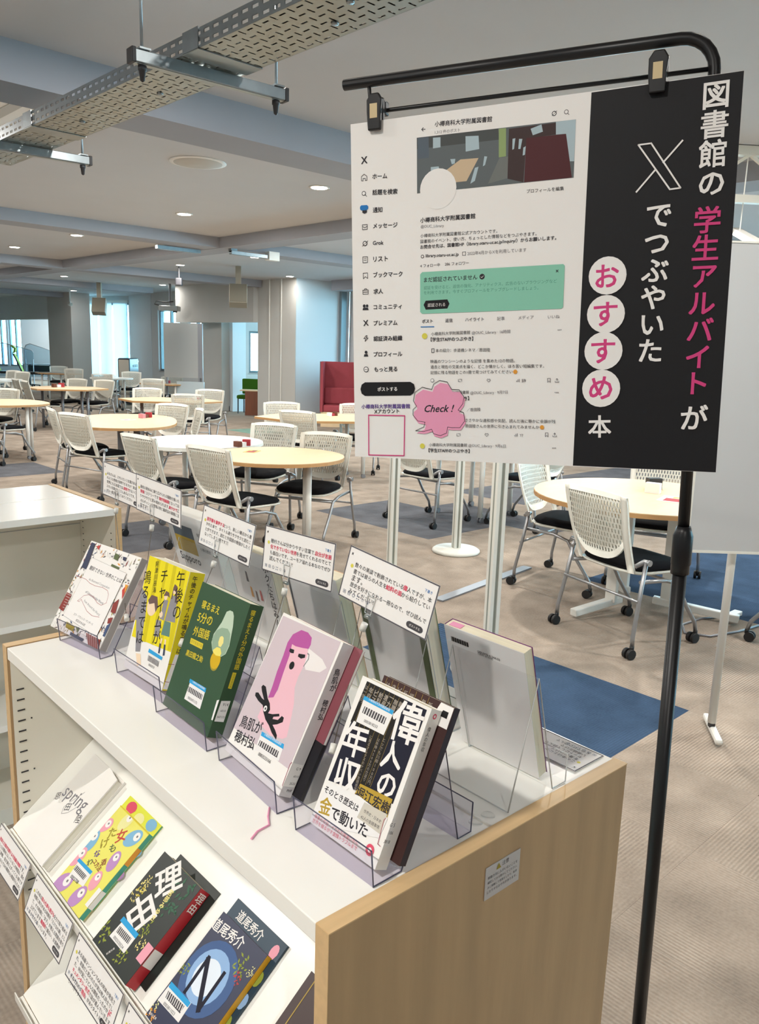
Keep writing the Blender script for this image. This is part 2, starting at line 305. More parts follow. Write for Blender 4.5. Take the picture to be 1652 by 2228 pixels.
# ------------------------------------------------------------------ cable tray hung from the ceiling
M_tr = bpy.data.materials.new('tray_plate'); M_tr.use_nodes = True; b = M_tr.node_tree.nodes['Principled BSDF']; b.inputs['Base Color'].default_value = lin('#a2a69f'); b.inputs['Metallic'].default_value = .75; b.inputs['Roughness'].default_value = .36
slots(M_tr, 'Object', .042, .0415, 1, 0, .36, .085, alt=(.085, .36))
M_tr2 = bpy.data.materials.new('tray_side'); M_tr2.use_nodes = True; b = M_tr2.node_tree.nodes['Principled BSDF']; b.inputs['Base Color'].default_value = lin('#868d90'); b.inputs['Metallic'].default_value = .75; b.inputs['Roughness'].default_value = .4
slots(M_tr2, 'Object', .055, .03, 1, 2, .30, .18)
tr = thing('cable_tray', 'galvanised perforated cable tray running under the ceiling', 'cable tray', (1.675, 0, 2.5))
for k, (y0, y1) in enumerate(((-2.0, 2.60), (2.602, 5.0))):
    MB().box(-.125, .125, y0, y1, 0, .002).build('base_plate', M_tr, tr)
    for s in (-1, 1): MB().box(s*.125-.001, s*.125+.001, y0, y1, .0, .062).build('side_rail', M_tr2, tr)
for k in range(7): MB().tube([(-.095+.032*k, -2, .014), (-.09+.032*k+.006*(k % 2), 1.5, .013), (-.097+.032*k, 3.2, .014), (-.093+.032*k, 4.95, .013)], .0105, 6).build('added_cable', M_dark, tr, True)  # cables added above the base plate so its slots read dark
for yy in (2.60, 4.05):
    for s in (-1, 1): MB().box(s*.129-.0015, s*.129+.0015, yy-.05, yy+.05, .0, .066).build('joint_plate', M_gal, tr)
    MB().box(-.13, .13, yy-.05, yy+.05, -.004, -.001).build('joint_base', M_gal2, tr)
for (x, y) in ((.04, 2.05), (-.03, 1.9), (.03, 3.1), (.0, 3.75)): MB().lathe([(.0005, -.006), (.011, -.006), (.013, 0), (.0005, 0)], 12, (x, y, 0)).build('bolt', M_gal, tr, True)
for yy, lb, x0 in ((2.70, 'galvanised strut bar with threaded rods, nearer one under the tray', 0), (4.42, 'galvanised strut bar carrying the tray at the left edge, farther one', 0)):
    h = thing('tray_hanger', lb, 'bracket', (1.695, yy, 2.455), R(-4), 'strut brackets under the cable tray')
    MB().box(-.30, .30, -.0205, .0205, 0, .041).build('strut', M_gal, h, bevel=.003)
    MB().box(-.30, .30, -.012, .012, -.0015, 0).build('strut_slot', M_gal2, h)
    for s in (-1, 1):
        MB().box(s*.302-.008, s*.302+.008, -.024, .024, -.003, .045).build('end_cap', M_dark, h, bevel=.003)
        top = (ZC if yy < 4 else 2.766)-2.455
        MB().tube([(s*.265, 0, -.03), (s*.265, 0, top)], .0055, 8).build('threaded_rod', M_gal, h, True)
        MB().lathe([(.0005, -.055), (.008, -.05), (.012, -.02), (.015, -.018), (.015, -.004), (.0005, -.004)], 10, (s*.265, 0, 0)).build('rod_cap', M_dark, h, True)
        MB().box(s*.265-.02, s*.265+.02, -.03, .03, .041, .047).build('washer_plate', M_gal, h)
cd = thing('cable_duct', 'grey conduit boxes fixed under the crossing of two ceiling beams', 'conduit', (6.2, 9.6, 2.83))
MB().box(.06, .16, -.05, .02, -.06, .16).build('riser', M_gal, cd, bevel=.004); MB().box(.06, .75, -.06, .0, -.08, -.03).build('duct', M_gal, cd, bevel=.004); MB().box(-.75, -.1, .45, .52, -.06, -.01).build('duct', M_gal, cd, bevel=.004); MB().box(.66, .84, -.08, .02, -.10, .02).build('junction_box', M_leg, cd, bevel=.004)
# ------------------------------------------------------------------ stacking chair
M_perf = bpy.data.materials.new('perforated_plastic'); M_perf.use_nodes = True; b = M_perf.node_tree.nodes['Principled BSDF']; b.inputs['Base Color'].default_value = lin('#cfcdc1'); b.inputs['Roughness'].default_value = .45
slots(M_perf, 'UV', .020, .029, 0, 1, .19, .37, brick=.5)
def backpt(s, t):                                         # s across -1..1, t up 0..1
    wd = .215+.025*t; x = -.215-.105*t-.012*math.sin(math.pi*t)+.045*s*s*(1-.25*t); return Vector((x, s*wd, .452+.408*t-.012*(s*s)*t))
def shell(rows, thick, name, m, parent, uv=False):        # rows: list of lists of (s,t)
    mb = MB(); nr = len(rows); nc = len(rows[0]); UVs = []
    for o in (0, thick):
        for r in rows:
            for s, t in r: p = backpt(s, t); mb.v.append((p.x-o, p.y, p.z)); UVs.append((p.y, p.z))
    K = nr*nc
    for i in range(nr-1):
        for j in range(nc-1): a = i*nc+j; mb.f.append((a, a+1, a+nc+1, a+nc)); mb.f.append((K+a, K+a+nc, K+a+nc+1, K+a+1))
    for i in range(nr-1):
        for j in (0, nc-1): a = i*nc+j; mb.f.append((a, a+nc, K+a+nc, K+a))
    for j in range(nc-1):
        for i in (0, nr-1): a = i*nc+j; mb.f.append((a, a+1, K+a+1, K+a))
    ob = mb.build(name, m, parent, True)
    if uv:
        l = ob.data.uv_layers.new(name='UVMap')
        for lp in ob.data.loops: l.data[lp.index].uv = UVs[lp.vertex_index]
    return ob
def ub(s): return .16+.22*abs(s)**3.2                     # lower curve of the perforated field
SS = [-.84+1.68*i/14 for i in range(15)]
def make_chair():
    t = thing('meeting_chair', 'x', 'chair')
    shell([[(s, ub(s/.84)+(.93-ub(s/.84))*k/8) for s in SS] for k in range(9)], .006, 'back_mesh', M_perf, t, True)
    def addshell(mb, rows):
        nr, nc = len(rows), len(rows[0]); base = len(mb.v)
        for o in (-.003, .009):
            for r in rows:
                for s, q in r: p = backpt(s, q); mb.v.append((p.x-o, p.y, p.z))
        K = nr*nc
        for i in range(nr-1):
            for j in range(nc-1): a = base+i*nc+j; mb.f.append((a, a+1, a+nc+1, a+nc)); mb.f.append((K+a, K+a+nc, K+a+nc+1, K+a+1))
        for i in range(nr-1):
            for j in (0, nc-1): a = base+i*nc+j; mb.f.append((a, a+nc, K+a+nc, K+a))
        for j in range(nc-1):
            for i in (0, nr-1): a = base+i*nc+j; mb.f.append((a, a+1, K+a+1, K+a))
    fr = MB()
    addshell(fr, [[(s, ub(s/.84)-.09+.09*k) for s in SS] for k in range(2)])
    addshell(fr, [[(s, .93+.07*k-.02*abs(s)**6*k) for s in SS] for k in range(2)])
    for sg in (-1, 1): addshell(fr, [[(sg*a*(1-.03*max(0, (q-.9)/.1)), q) for a in (.84, .92, 1.0)] for q in (-.06, .1, .25, .4, .55, .7, .85, .94, .985)])
    fr.build('back_frame', M_plast, t, True)
    # seat
    def ring(w, d, x0, n=20):
        o = []
        for i in range(n):
            a = 2*math.pi*i/n; c, s = math.cos(a), math.sin(a); o.append((x0+d*math.copysign(abs(c)**.55, c), w*math.copysign(abs(s)**.55, s)))
        return o
    def slab(prof, x0):
        mb = MB(); k0 = 0; n = 20
        for (w, d, z) in prof: mb.v += [(x, y, z+.012*((x-x0)/d)**2*(1 if x > x0 else -.5)*-1) for x, y in ring(w, d, x0)]
        for i in range(len(prof)-1):
            for j in range(n): a = i*n+j; b2 = i*n+(j+1) % n; mb.f.append((a, b2, b2+n, a+n))
        mb.f.append(tuple(reversed(range(n)))); mb.f.append(tuple((len(prof)-1)*n+j for j in range(n))); return mb
    slab([(.19, .18, .405), (.235, .225, .415), (.245, .235, .430)], .035).build('seat_shell', M_plast, t, True)
    slab([(.225, .215, .430), (.235, .225, .445), (.22, .21, .462), (.17, .16, .470)], .035).build('seat_pad', M_black, t, True)
    for s in (-1, 1):
        rl = MB().tube([(-.155, s*.275, .505), (-.19, s*.285, .30), (-.225, s*.298, .115), (-.225, s*.30, .062)], .0115, 8).build('rear_leg', M_silver, t, True)
        fl_ = MB().tube([(-.17, s*.262, .395), (.02, s*.255, .385), (.12, s*.25, .355), (.19, s*.25, .24), (.285, s*.25, .115), (.30, s*.25, .062)], .0115, 8).build('front_leg', M_silver, t, True)
        MB().tube([(-.20, s*.245, .48), (-.155, s*.262, .505), (-.155, s*.302, .505)], [.012, .014, .017], 10).build('pivot', M_silver, t, True)
        for x, y, lg in ((-.225, s*.30, rl), (.30, s*.25, fl_)):
            c = MB()
            for q in (-1, 1): c.tube([(x-.018, y+q*.006, .028), (x-.018, y+q*.024, .028)], .028, 14)
            c.tube([(x, y, .04), (x, y, .068)], .012, 8).tube([(x-.018, y-.008, .028), (x-.018, y+.008, .028)], .01, 8); c.build('caster', M_rub, lg, True)
    MB().tube([(.12, -.25, .352), (.12, .25, .352)], .009, 8).build('cross_bar', M_silver, t, True)
    MB().tube([(-.20, -.288, .30), (-.20, .288, .30)], .008, 8).build('rear_bar', M_silver, t, True)
    return t
proto = make_chair(); index_kids()
# back-top position, facing angle, label
W = 'white mesh-backed chair with black seat, '
chairs = [
 (3.79, 2.235, -16, W+'nearest one, beside the black sign pole'), (4.62, 3.30, -80, W+'partly under the round table left of the black pole', ), (2.95, 4.82, 8, W+'at the near round wooden table behind the small cards'),
 (2.88, 5.70, 6, W+'left of the white round table, seen from behind'), (3.36, 7.76, 14, W+'second from the left at the long oval table'), (3.30, 8.42, -12, W+'leftmost at the long oval table, turned sideways'),
 (4.08, 5.86, 207, W+'facing us behind the white round table'), (4.03, 5.02, 206, W+'facing us behind the near round wooden table'), (4.47, 8.42, 204, W+'facing us across the oval table'), (4.70, 7.80, 158, W+'side on at the right end of the oval table'),
 (5.98, 10.26, 50, W+'seen from behind at the middle hexagonal table'), (6.98, 11.27, 222, W+'right of the middle hexagonal table near the nook'), (6.01, 11.66, 225, W+'facing us across the middle hexagonal table'), (7.98, 15.04, 55, W+'seen from behind before the far whiteboard table'),
 (9.01, 16.1, 238, W+'in front of the far whiteboard, facing us'), (9.24, 18.5, 240, W+'behind the far white table by the black cabinet'), (8.02, 17.45, 45, W+'seen from behind left of the far white table'), (6.38, 15.0, 205, W+'left one of two beside the far dark-legged table'), (6.355, 14.35, 205, W+'right one of two beside the far dark-legged table'),
 (9.15, 22.6, 245, W+'farthest one, in front of the far column'), (8.77, 20.7, 65, W+'seen from behind before the farthest table'), (5.29, 15.05, -5, W+'rear one of the two left of the dark-legged table'), (5.29, 14.38, -5, W+'front one of the two left of the dark-legged table'),
 (6.68, 19.0, 200, W+'left one of the far pair near the green chairs'), (6.62, 18.3, 200, W+'right one of the far pair near the green chairs'), (4.05, 11.95, 219, W+'facing us at the left edge behind the rounded table'), (3.50, 10.66, 22, W+'seen from behind at the left edge of the picture'),
 (6.15, 8.24, 235, W+'facing us in front of the white column'), (5.59, 7.22, 24, W+'seen from behind before the red booth'), (6.72, 7.5, 225, W+'beside the red booth, cut by the poster'),
 (5.12, 5.0, 0, W+'under the poster, left one of two'), (6.10, 4.02, 98, W+'under the poster, right one of two'), (4.85, 1.12, 100, W+'under the right whiteboard, only seat and legs showing'), (5.50, 2.75, 200, W+'behind the black pole at the round table')]
# ------------------------------------------------------------------ tables
def sup(a, b, e=1.0, n=40): return [(a*math.copysign(abs(math.cos(2*math.pi*i/n))**e, math.cos(2*math.pi*i/n)), b*math.copysign(abs(math.sin(2*math.pi*i/n))**e, math.sin(2*math.pi*i/n))) for i in range(n)]
TB = []
def table(*a, **k): TB.append((a, k))
def build_table(label, x, y, rz, poly, legs, top=M_table, edge=M_tedge, legm=M_leg, cast=True, h=.72, r=.024):
    t = thing('meeting_table', label, 'table', (x, y, 0), R(rz), 'meeting tables')
    MB().prism(poly, h-.004, h).build('table_top', top, t); MB().prism([(a*1.004, b*1.004) for a, b in poly], h-.028, h-.0045).build('edge_band', edge, t)
    Mi = Matrix.Translation((x, y, 0)) @ Matrix.Rotation(R(rz), 4, 'Z')
    for a, b in legs:
        a, b = free_leg(a, b, poly, Mi)
        lg = MB().tube([(a, b, .05 if cast else .0), (a, b, h-.028)], r, 14).build('leg', legm, t, True)
        if cast:
            c = MB()
            for q in (-1, 1): c.tube([(a+.006, b+q*.008, .026), (a+.006, b+q*.022, .026)], .026, 14)
            c.tube([(a, b-.01, .026), (a, b+.01, .026)], .012, 8); c.build('caster', M_greyleg, lg, True)
    MB().box(min(p[0] for p in poly)*.6, max(p[0] for p in poly)*.6, -.02, .02, h-.06, h-.028).build('under_frame', legm, t)
    return t
hexa = lambda a, b: [(-a, 0), (-a*.55, -b), (a*.55, -b), (a, 0), (a*.55, b), (-a*.55, b)]
table('near round wooden table with white legs behind the small cards', 3.71, 5.03, 0, sup(.52, .52), [(.32, -.10), (-.05, .33), (-.33, .0), (.05, -.33)], cast=False)
table('white round table behind the near round wooden one', 3.68, 6.11, 0, sup(.55, .52), [(.33, .1), (-.33, .1), (.05, -.33), (.05, .35)], M_tw, M_tw)
table('long oval wooden table with grey legs', 4.0, 8.15, 62, sup(.86, .53, .8), [(.5, 0), (-.5, 0)], legm=M_greyleg, cast=False, r=.035)
table('middle hexagonal wooden table with dark legs', 6.15, 11.05, -42, hexa(.78, .5), [(.38, -.2), (-.38, -.2), (.38, .25), (-.38, .25)], legm=M_greyleg, cast=False)
table('far wooden table with dark grey legs', 5.95, 14.4, -30, hexa(.72, .55), [(.38, -.2), (-.38, -.2), (.38, .25), (-.38, .25)], legm=M_greyleg, cast=False)
table('rounded wooden table with white legs at the left edge', 3.75, 11.2, 0, sup(.56, .62, .8), [(.03, -.72+.12), (.37, .0), (-.3, .1)], cast=True)
table('far white table in front of the black cabinet', 8.75, 18.5, 0, sup(.5, .45), [(.2, .2), (-.2, .2), (.2, -.2), (-.2, -.2)], M_tw, M_tw, cast=False)
table('small far table in front of the whiteboard', 8.6, 15.75, -42, hexa(.5, .35), [(.3, -.2), (-.3, -.2), (.3, .2), (-.3, .2)], cast=False)
table('farthest grey topped table near the far column', 8.65, 21.4, -45, hexa(.62, .4), [(.35, -.2), (-.35, -.2), (.35, .2), (-.35, .2)], mat('table_grey', '#9a9286', .5), cast=False)
table('far left white table cut by the picture edge', 5.75, 17.7, 0, sup(.6, .6), [(.3, .3), (-.3, .3), (.3, -.3), (-.3, -.3)], M_tw, M_tw, cast=False)
table('wooden table in front of the red booth', 6.35, 7.65, -30, hexa(.85, .55), [(.45, -.25), (-.45, -.25), (.45, .28), (-.45, .28)])
table('round table under the poster standing on the grey carpet patch', 6.02, 4.93, 0, sup(.5, .5), [(-.33, .27), (-.28, -.30), (.28, -.28), (.3, .3)])
table('round wooden table with white crossed feet behind the black pole', 4.55, 2.40, 0, sup(.66, .66), [], cast=False)
def inside(p, poly):
    r = False; n = len(poly)
    for i in range(n):
        (x0, y0), (x1, y1) = poly[i], poly[(i+1) % n]
        if (y0 > p.y) != (y1 > p.y) and p.x < (x1-x0)*(p.y-y0)/(y1-y0)+x0: r = not r
    return r
TW = [(Matrix.Translation((a[1], a[2], 0)) @ Matrix.Rotation(R(a[3]), 4, 'Z'), [(p[0]*1.05, p[1]*1.05) for p in a[4]]) for a, k in TB]
PL = []
for i, it in enumerate(chairs):
    x, y, a, lb = it[:4]; f = Vector((math.cos(R(a)), math.sin(R(a)), 0)); c0 = Vector((x, y, 0))+f*.30
    for q in range(40):                                   # a chair back never stands inside a table top
        Mc = Matrix.Translation(c0) @ Matrix.Rotation(R(a), 4, 'Z')
        if not any(inside(Mt.inverted() @ (Mc @ Vector((u, v, 0))), pl) for Mt, pl in TW for u, v in ((-.235, -.245), (-.235, .245), (-.29, 0), (-.26, .15), (-.26, -.15))): break
        c0 = c0-f*.02
    PL.append((c0, a, lb)); c = proto if i == 0 else copy_tree(proto)
    c.location = c0; c.rotation_euler = (0, 0, R(a)); tag(c, lb, 'chair', 'white meeting chairs around the tables')
def taken(p):
    for c0, a, lb in PL:
        q = Matrix.Rotation(R(-a), 4, 'Z') @ (Vector((p.x, p.y, 0))-c0)
        if -.27 < q.x < .34 and abs(q.y) < .33: return True
    return False
def free_leg(a, b, poly, Mi):
    best = None
    for i in range(-12, 13):
        for j in range(-12, 13):
            u, v = a+i*.04, b+j*.04; d = math.hypot(i, j)
            if (best is None or d < best[0]) and inside(Vector((u*1.12, v*1.12)), poly) and not taken(Mi @ Vector((u, v, 0))): best = (d, u, v)
    return (best[1], best[2]) if best else (a, b)
for ta, tk in TB: T = build_table(*ta, **tk)
for (a0, L) in ((168, .52), (288, .62), (48, .5)):
    d = Vector((math.cos(R(a0)), math.sin(R(a0)))); MB().bar((d.x*.12, d.y*.12, .07), (d.x*L, d.y*L, .035), .05, .045).build('foot', M_leg, T, bevel=.006)
    MB().bar((d.x*.20, d.y*.20, .06), (d.x*.20, d.y*.20, .69), .07, .035).build('leg', M_leg, T, bevel=.004)
cb = thing('power_cable', 'grey power cable looped on the carpet under the round table', 'cable', (4.3, 2.0, 0))
MB().tube([(.55, -.10, .008), (.35, .0, .007), (.15, .02, .007), (.02, -.06, .007), (.08, -.18, .007), (.3, -.25, .007), (.6, -.3, .007)], .007, 8).build('cord', M_greyleg, cb, True); MB().box(.53, .64, -.13, -.08, 0, .028).build('plug_socket', M_leg, cb, bevel=.004)
tc_ = thing('cable_cover', 'grey cable cover strip lying on the carpet left of the nearest chair', 'cable cover', (0, 0, 0)); MB().bar((4.78, 3.38, .006), (3.65, 3.24, .006), .07, .010).build('strip', M_greyleg, tc_)
# small paper pieces on the tables
M_red = mat('paper_red', '#a8323a', .7); M_yel = mat('paper_yellow', '#d9c06a', .7); M_brn = mat('paper_brown', '#6b3b2a', .7); M_grn = mat('paper_green', '#6d8a58', .7); M_pnk = mat('paper_pink', '#d58f9a', .7)
def paperbox(x, y, a, label, cols, s=1.0, z=.7205):
    t = thing('origami_box', label, 'paper craft', (x, y, z), R(a)); k = 0
    for (dx, dy, w, d, h) in ((-.05, 0, .03, .05, .035), (0, .01, .05, .03, .025), (.04, -.01, .03, .05, .04)):
        Mx = Matrix.Rotation(R(20*k-15), 4, 'Z'); MB().box(s*(dx-w/2), s*(dx+w/2), s*(dy-d/2), s*(dy+d/2), 0, s*h, Mx).build('folded_paper', cols[k % len(cols)], t); k += 1
def leaflet(x, y, a, label, cols, w=.15, d=.10, z=.7205):
    t = thing('leaflet', label, 'leaflet', (x, y, z), R(a)); MB().box(-w/2, w/2, -d/2, d/2, 0, .0012).build('sheet', cols[0], t); MB().box(-w*.4, w*.1, -d*.35, d*.3, .0012, .0016).build('printed_patch', cols[1], t); MB().box(w*.15, w*.42, -d*.3, d*.1, .0012, .0016).build('printed_patch', cols[2], t)
paperbox(3.80, 5.62, 20, 'folded red and white paper pieces on the white round table', (M_brn, M_paper, M_red), 1.3); leaflet(3.66, 5.30, 35, 'reddish leaflet lying on the near round wooden table', (M_yel, M_red, M_brn)); leaflet(3.45, 5.72, 40, 'brownish leaflet lying on the white round table', (M_yel, M_grn, M_brn))
paperbox(4.35, 8.35, 30, 'reddish folded paper pieces on the long oval table', (M_pnk, M_brn, M_red), 1.4); leaflet(4.05, 8.2, 20, 'pale leaflet lying on the long oval table', (M_paper, M_pnk, M_yel)); paperbox(6.5, 10.85, 30, 'small folded paper pieces on the middle hexagonal table', (M_paper, M_red, M_brn), 1.4)
paperbox(5.9, 14.6, 20, 'small dark folded paper pieces on the far dark-legged table', (M_brn, M_paper, M_red), 1.8); paperbox(6.58, 7.75, 10, 'small white and red paper pieces on the table by the red booth', (M_paper, M_red, M_brn), 1.2); paperbox(8.75, 18.6, 0, 'tiny white paper piece on the far white table', (M_paper, M_leg), 2); paperbox(8.7, 15.8, 0, 'tiny red paper piece on the far table before the whiteboard', (M_red, M_paper), 1.5)
leaflet(4.55, 2.20, 15, 'coloured leaflets lying on the round table beside the black pole', (M_paper, M_red, M_yel), .22, .16); paperbox(4.75, 2.42, 30, 'white and green paper box on the round table beside the black pole', (M_paper, M_grn, M_dark), 1.8)
# ------------------------------------------------------------------ white slotted posts
M_post = mat('post_white', '#dadad2', .4); M_groove = mat('post_groove', '#8b8f86', .6)
for x, y, lb in ((3.74, 3.76, 'white slotted partition post left of the other two'), (4.72, 4.03, 'white slotted partition post standing on a round white base'), (3.005, 2.315, 'white slotted partition post, nearest and right of the other two')):
    t = thing('partition_post', lb, 'post', (x, y, 0), R(-20), 'slotted partition posts')
    p = MB(); a = .0275
    p.box(-a, -.009, -a, a, .03, 1.85).box(.009, a, -a, a, .03, 1.85).box(-.009, .009, -a+.008, a-.008, .03, 1.85); p.build('post', M_post, t)
    for s in (-1, 1): MB().box(-.0088, .0088, s*(a-.0075), s*(a-.0070), .03, 1.85).build('groove', M_groove, t); MB().box(s*a, s*(a+.0004), -.006, .006, .03, 1.85).build('groove', M_groove, t)
    MB().lathe([(.0005, .034), (.17, .030), (.187, .018), (.19, .006), (.185, 0), (.0005, 0)], 40).build('base_plate', M_post, t, True)
# ------------------------------------------------------------------ whiteboards
M_wb = mat('whiteboard_face', '#b9bcbe', .25); M_wb2 = mat('whiteboard_grey', '#a9acab', .35)
ang = math.atan2(-.688, .725)
t = thing('whiteboard', 'large whiteboard on white legs at the right edge of the picture', 'whiteboard', (3.183, 1.259, 0), ang)
MB().box(-.20, 1.70, -.012, .012, .80, 1.965).build('board', M_wb, t); fr = MB(); fr.box(-.206, 1.706, -.015, .015, .79, .80).box(-.206, 1.706, -.015, .015, 1.965, 1.972).box(-.207, -.20, -.015, .015, .80, 1.965).box(1.70, 1.707, -.015, .015, .80, 1.965); fr.build('frame', M_post, t)
for x in (0, 1.5):
    MB().tube([(x, .032, .05), (x, .032, 1.7)], .017, 12).build('leg', M_leg, t, True)
    MB().bar((x-.02, -.10, .022), (x+.03, .16, .022), .03, .026).build('foot', M_leg, t, bevel=.01); MB().box(x-.011, x+.011, .021, .043, .03, .06).build('leg_socket', M_dark, t)
p0, p1 = g(357, 16.9), g(431, 16.9); d = p1-p0
t = thing('whiteboard', 'grey double sided whiteboard standing far back by the windows', 'whiteboard', (p0.x, p0.y, 0), math.atan2(d.y, d.x)); L = d.length
MB().box(0, L, -.02, .02, .86, 1.99).build('board', M_wb2, t); MB().box(L, L+.10, -.02, .02, .3, 1.99).build('side_frame', M_greyleg, t)
for x in (.05, L+.05): MB().box(x-.02, x+.02, -.02, .02, .04, .86).build('leg', M_greyleg, t); MB().box(x-.025, x+.025, -.25, .25, 0, .05).build('foot', M_greyleg, t)
MB().box(L-.45, L+.12, -.05, .05, .28, .78).build('lower_panel', mat('panel_blue', '#b9c6cc', .6), t)
# ------------------------------------------------------------------ far furniture
p0, p1, p2 = g(256, 20), g(281, 20), g(331, 20.6)
d = p1-p0
t = thing('cabinet', 'black rounded cabinet with a beige door far back by the blinds', 'cabinet', (p1.x, p1.y, 0), math.atan2(d.y, d.x))
M_navy = mat('cabinet_black', '#141c2b', .35); MB().box(-d.length-.02, .0, 0, .75, .04, 1.17).build('body', M_navy, t, bevel=.04, seg=4); MB().box(-d.length+.01, -.02, -.012, -.001, .12, 1.13).build('door', mat('door_beige', '#a39c90', .6), t, bevel=.01)
for k in range(5): MB().lathe([(.0005, 0), (.03, 0), (.03, .006), (.0005, .006)], 14).build('round_hole', M_blk, t).matrix_local = Matrix.Translation((.001, .30+.085*k, .98)) @ Matrix.Rotation(R(90), 4, 'Y')
MB().box(.001, .004, .62, .73, 1.07, 1.11).build('name_plate', M_wb2, t)
p0 = g(698, 16)
t = thing('booth_sofa', 'red high backed booth sofa beside the blue lit wall', 'sofa', (p0.x, p0.y, 0), ang); M_redf = mat('red_fabric', '#a85058', .95, spec=.1, var=.06, vscale=6)
MB().box(0, 1.2, .62, .70, .30, 1.30).build('back_panel', M_redf, t, bevel=.01); MB().box(0, .06, 0, .62, .30, 1.30).build('side_panel', M_redf, t, bevel=.01); MB().box(1.14, 1.2, 0, .62, .30, 1.30).build('side_panel', M_redf, t, bevel=.01)
MB().box(.06, 1.14, .42, .62, .44, .78).build('back_cushion', M_redf, t, bevel=.03); MB().box(.06, 1.14, .02, .62, .30, .44).build('seat_cushion', M_redf, t, bevel=.03); MB().box(.02, 1.18, .02, .68, 0, .30).build('base', M_table, t)
MB().box(-.012, 0, -.005, .705, .30, 1.305).build('edge_trim', M_greyleg, t)
p0, p1 = g(533, 18.2), g(561, 18.2)
t = thing('study_desk', 'low brown wooden furniture with side panel beside the white column', 'desk', (p0.x, p0.y, 0), ang); M_brown = mat('furniture_brown', '#7a452c', .5, var=.1, vscale=5, stretch=(5, 5, .6))
MB().box(0, .5, .0, .03, 0, .55).build('front_panel', M_brown, t); MB().box(-.12, .5, 0, .40, .55, .575).build('desk_top', M_table, t)  # low piece of furniture, lower than a desk
p0 = g(547, 19.0)
t = thing('green_armchair', 'green upholstered chair beside the white column', 'chair', (p0.x, p0.y, 0), ang-.25); M_gf = mat('green_fabric', '#3f6a22', .95, spec=.1)
MB().prism([(-.24, 0), (.3, -.02), (.3, .05), (-.2, .08)], .44, .80).build('backrest', M_gf, t, bevel=.02); MB().box(-.2, .3, -.42, .0, .34, .43).build('seat', M_gf, t, bevel=.03)
for x in (-.17, .26):
    for y in (-.38, -.04): MB().tube([(x, y, 0), (x, y, .35)], .016, 8).build('leg', M_dark, t)
M_spk = mat('speaker_beige', '#8f897b', .6); M_spkf = mat('speaker_grille', '#6f6a5d', .8)
for px, dep, zz, lb in ((219, 19.8, 2.42, 'beige ceiling loudspeaker far left above the blinds'), (519, 14.8, 2.47, 'beige ceiling loudspeaker on the hanging wall panel')):
    q = g(px, dep); t = thing('ceiling_speaker', lb, 'loudspeaker', (q.x, q.y, zz), ang+.15, 'ceiling loudspeakers')
    Mx = Matrix.Rotation(R(-28), 4, 'X'); MB().box(-.16, .16, -.10, .10, -.22, .16, Mx).build('cabinet', M_spk, t, bevel=.008); MB().box(-.15, .15, -.112, -.101, -.21, .15, Mx).build('grille', M_spkf, t); MB().box(-.05, .05, -.02, .16, .10, ZC-zz).build('bracket', M_spk, t)
q = g(372, 19.5); t = thing('projector', 'ceiling projector with cables hanging before the far windows', 'projector', (q.x, q.y, 2.45), ang)
MB().box(-.25, .22, -.15, .15, -.12, 0).build('body', M_wb2, t, bevel=.02); MB().tube([(0, 0, 0), (0, 0, ZC-2.45)], .03, 10).build('mount', M_greyleg, t); MB().tube([(-.2, -.1, 0), (-.35, -.1, .03), (-.3, -.12, .1), (-.1, -.1, .08), (.1, -.08, .1)], .012, 6).build('cable', M_dark, t, True); MB().lathe([(.0005, 0), (.05, 0), (.05, .03), (.0005, .03)], 16, (.12, -.02, -.15)).build('lens', M_dark, t)
q = g(392, 15.2); t = thing('beam_camera', 'small dark camera hanging at the end of the far beam', 'camera', (q.x, q.y, 2.62), ang); MB().box(-.06, .06, -.06, .06, 0, .14).build('body', M_dark, t, bevel=.02); MB().tube([(0, 0, .14), (0, 0, ZC-2.62)], .015, 8).build('mount', M_dark, t)
q = g(156, 22.5); t = thing('door_camera', 'small white camera hanging in front of the far column', 'camera', (q.x, q.y, 2.55), ang); MB().lathe([(.02, -.05), (.06, -.03), (.07, 0), (.05, .05), (.03, .06)], 14).build('dome', M_leg, t, True); MB().tube([(0, 0, .06), (0, 0, ZC-2.55)], .02, 8).build('mount', M_leg, t)
# study corner far left: frosted screens, desk and green task chairs
M_scr = sheet('frosted_screen', '#e6f0f5', .95, .3)
for k, (px, w_, lb) in enumerate(((58, 1.25, 'translucent curved desk screen behind the green task chair'), (110, 1.0, 'translucent desk screen right of the green task chair'), (-15, 1.0, 'translucent desk screen at the far left edge'))):
    q = g(px, 27.5+k*.2); t = thing('desk_screen', lb, 'screen', (q.x-.3, q.y+.3, 0), ang, 'translucent desk screens'); h = 1.42
    pl = [(-w_/2, .3), (-w_/2, h-.18), (-w_/2+.06, h-.05), (-w_/2+.2, h), (w_/2-.05, h-.22), (w_/2, h-.3), (w_/2, .3)]
    MB().prism(pl, -.004, .004, Matrix.Rotation(R(90), 4, 'X')).build('panel', M_scr, t); MB().tube([(a, 0, b) for a, b in pl[0:6]], .014, 6).build('rim', M_greyleg, t, True)
    for s in (-1, 1): MB().tube([(s*(w_/2-.02), 0, 0), (s*(w_/2-.02), 0, .9)], .018, 6).build('leg', M_greyleg, t)
M_lime = mat('lime_mesh', '#6f8a2c', .8)
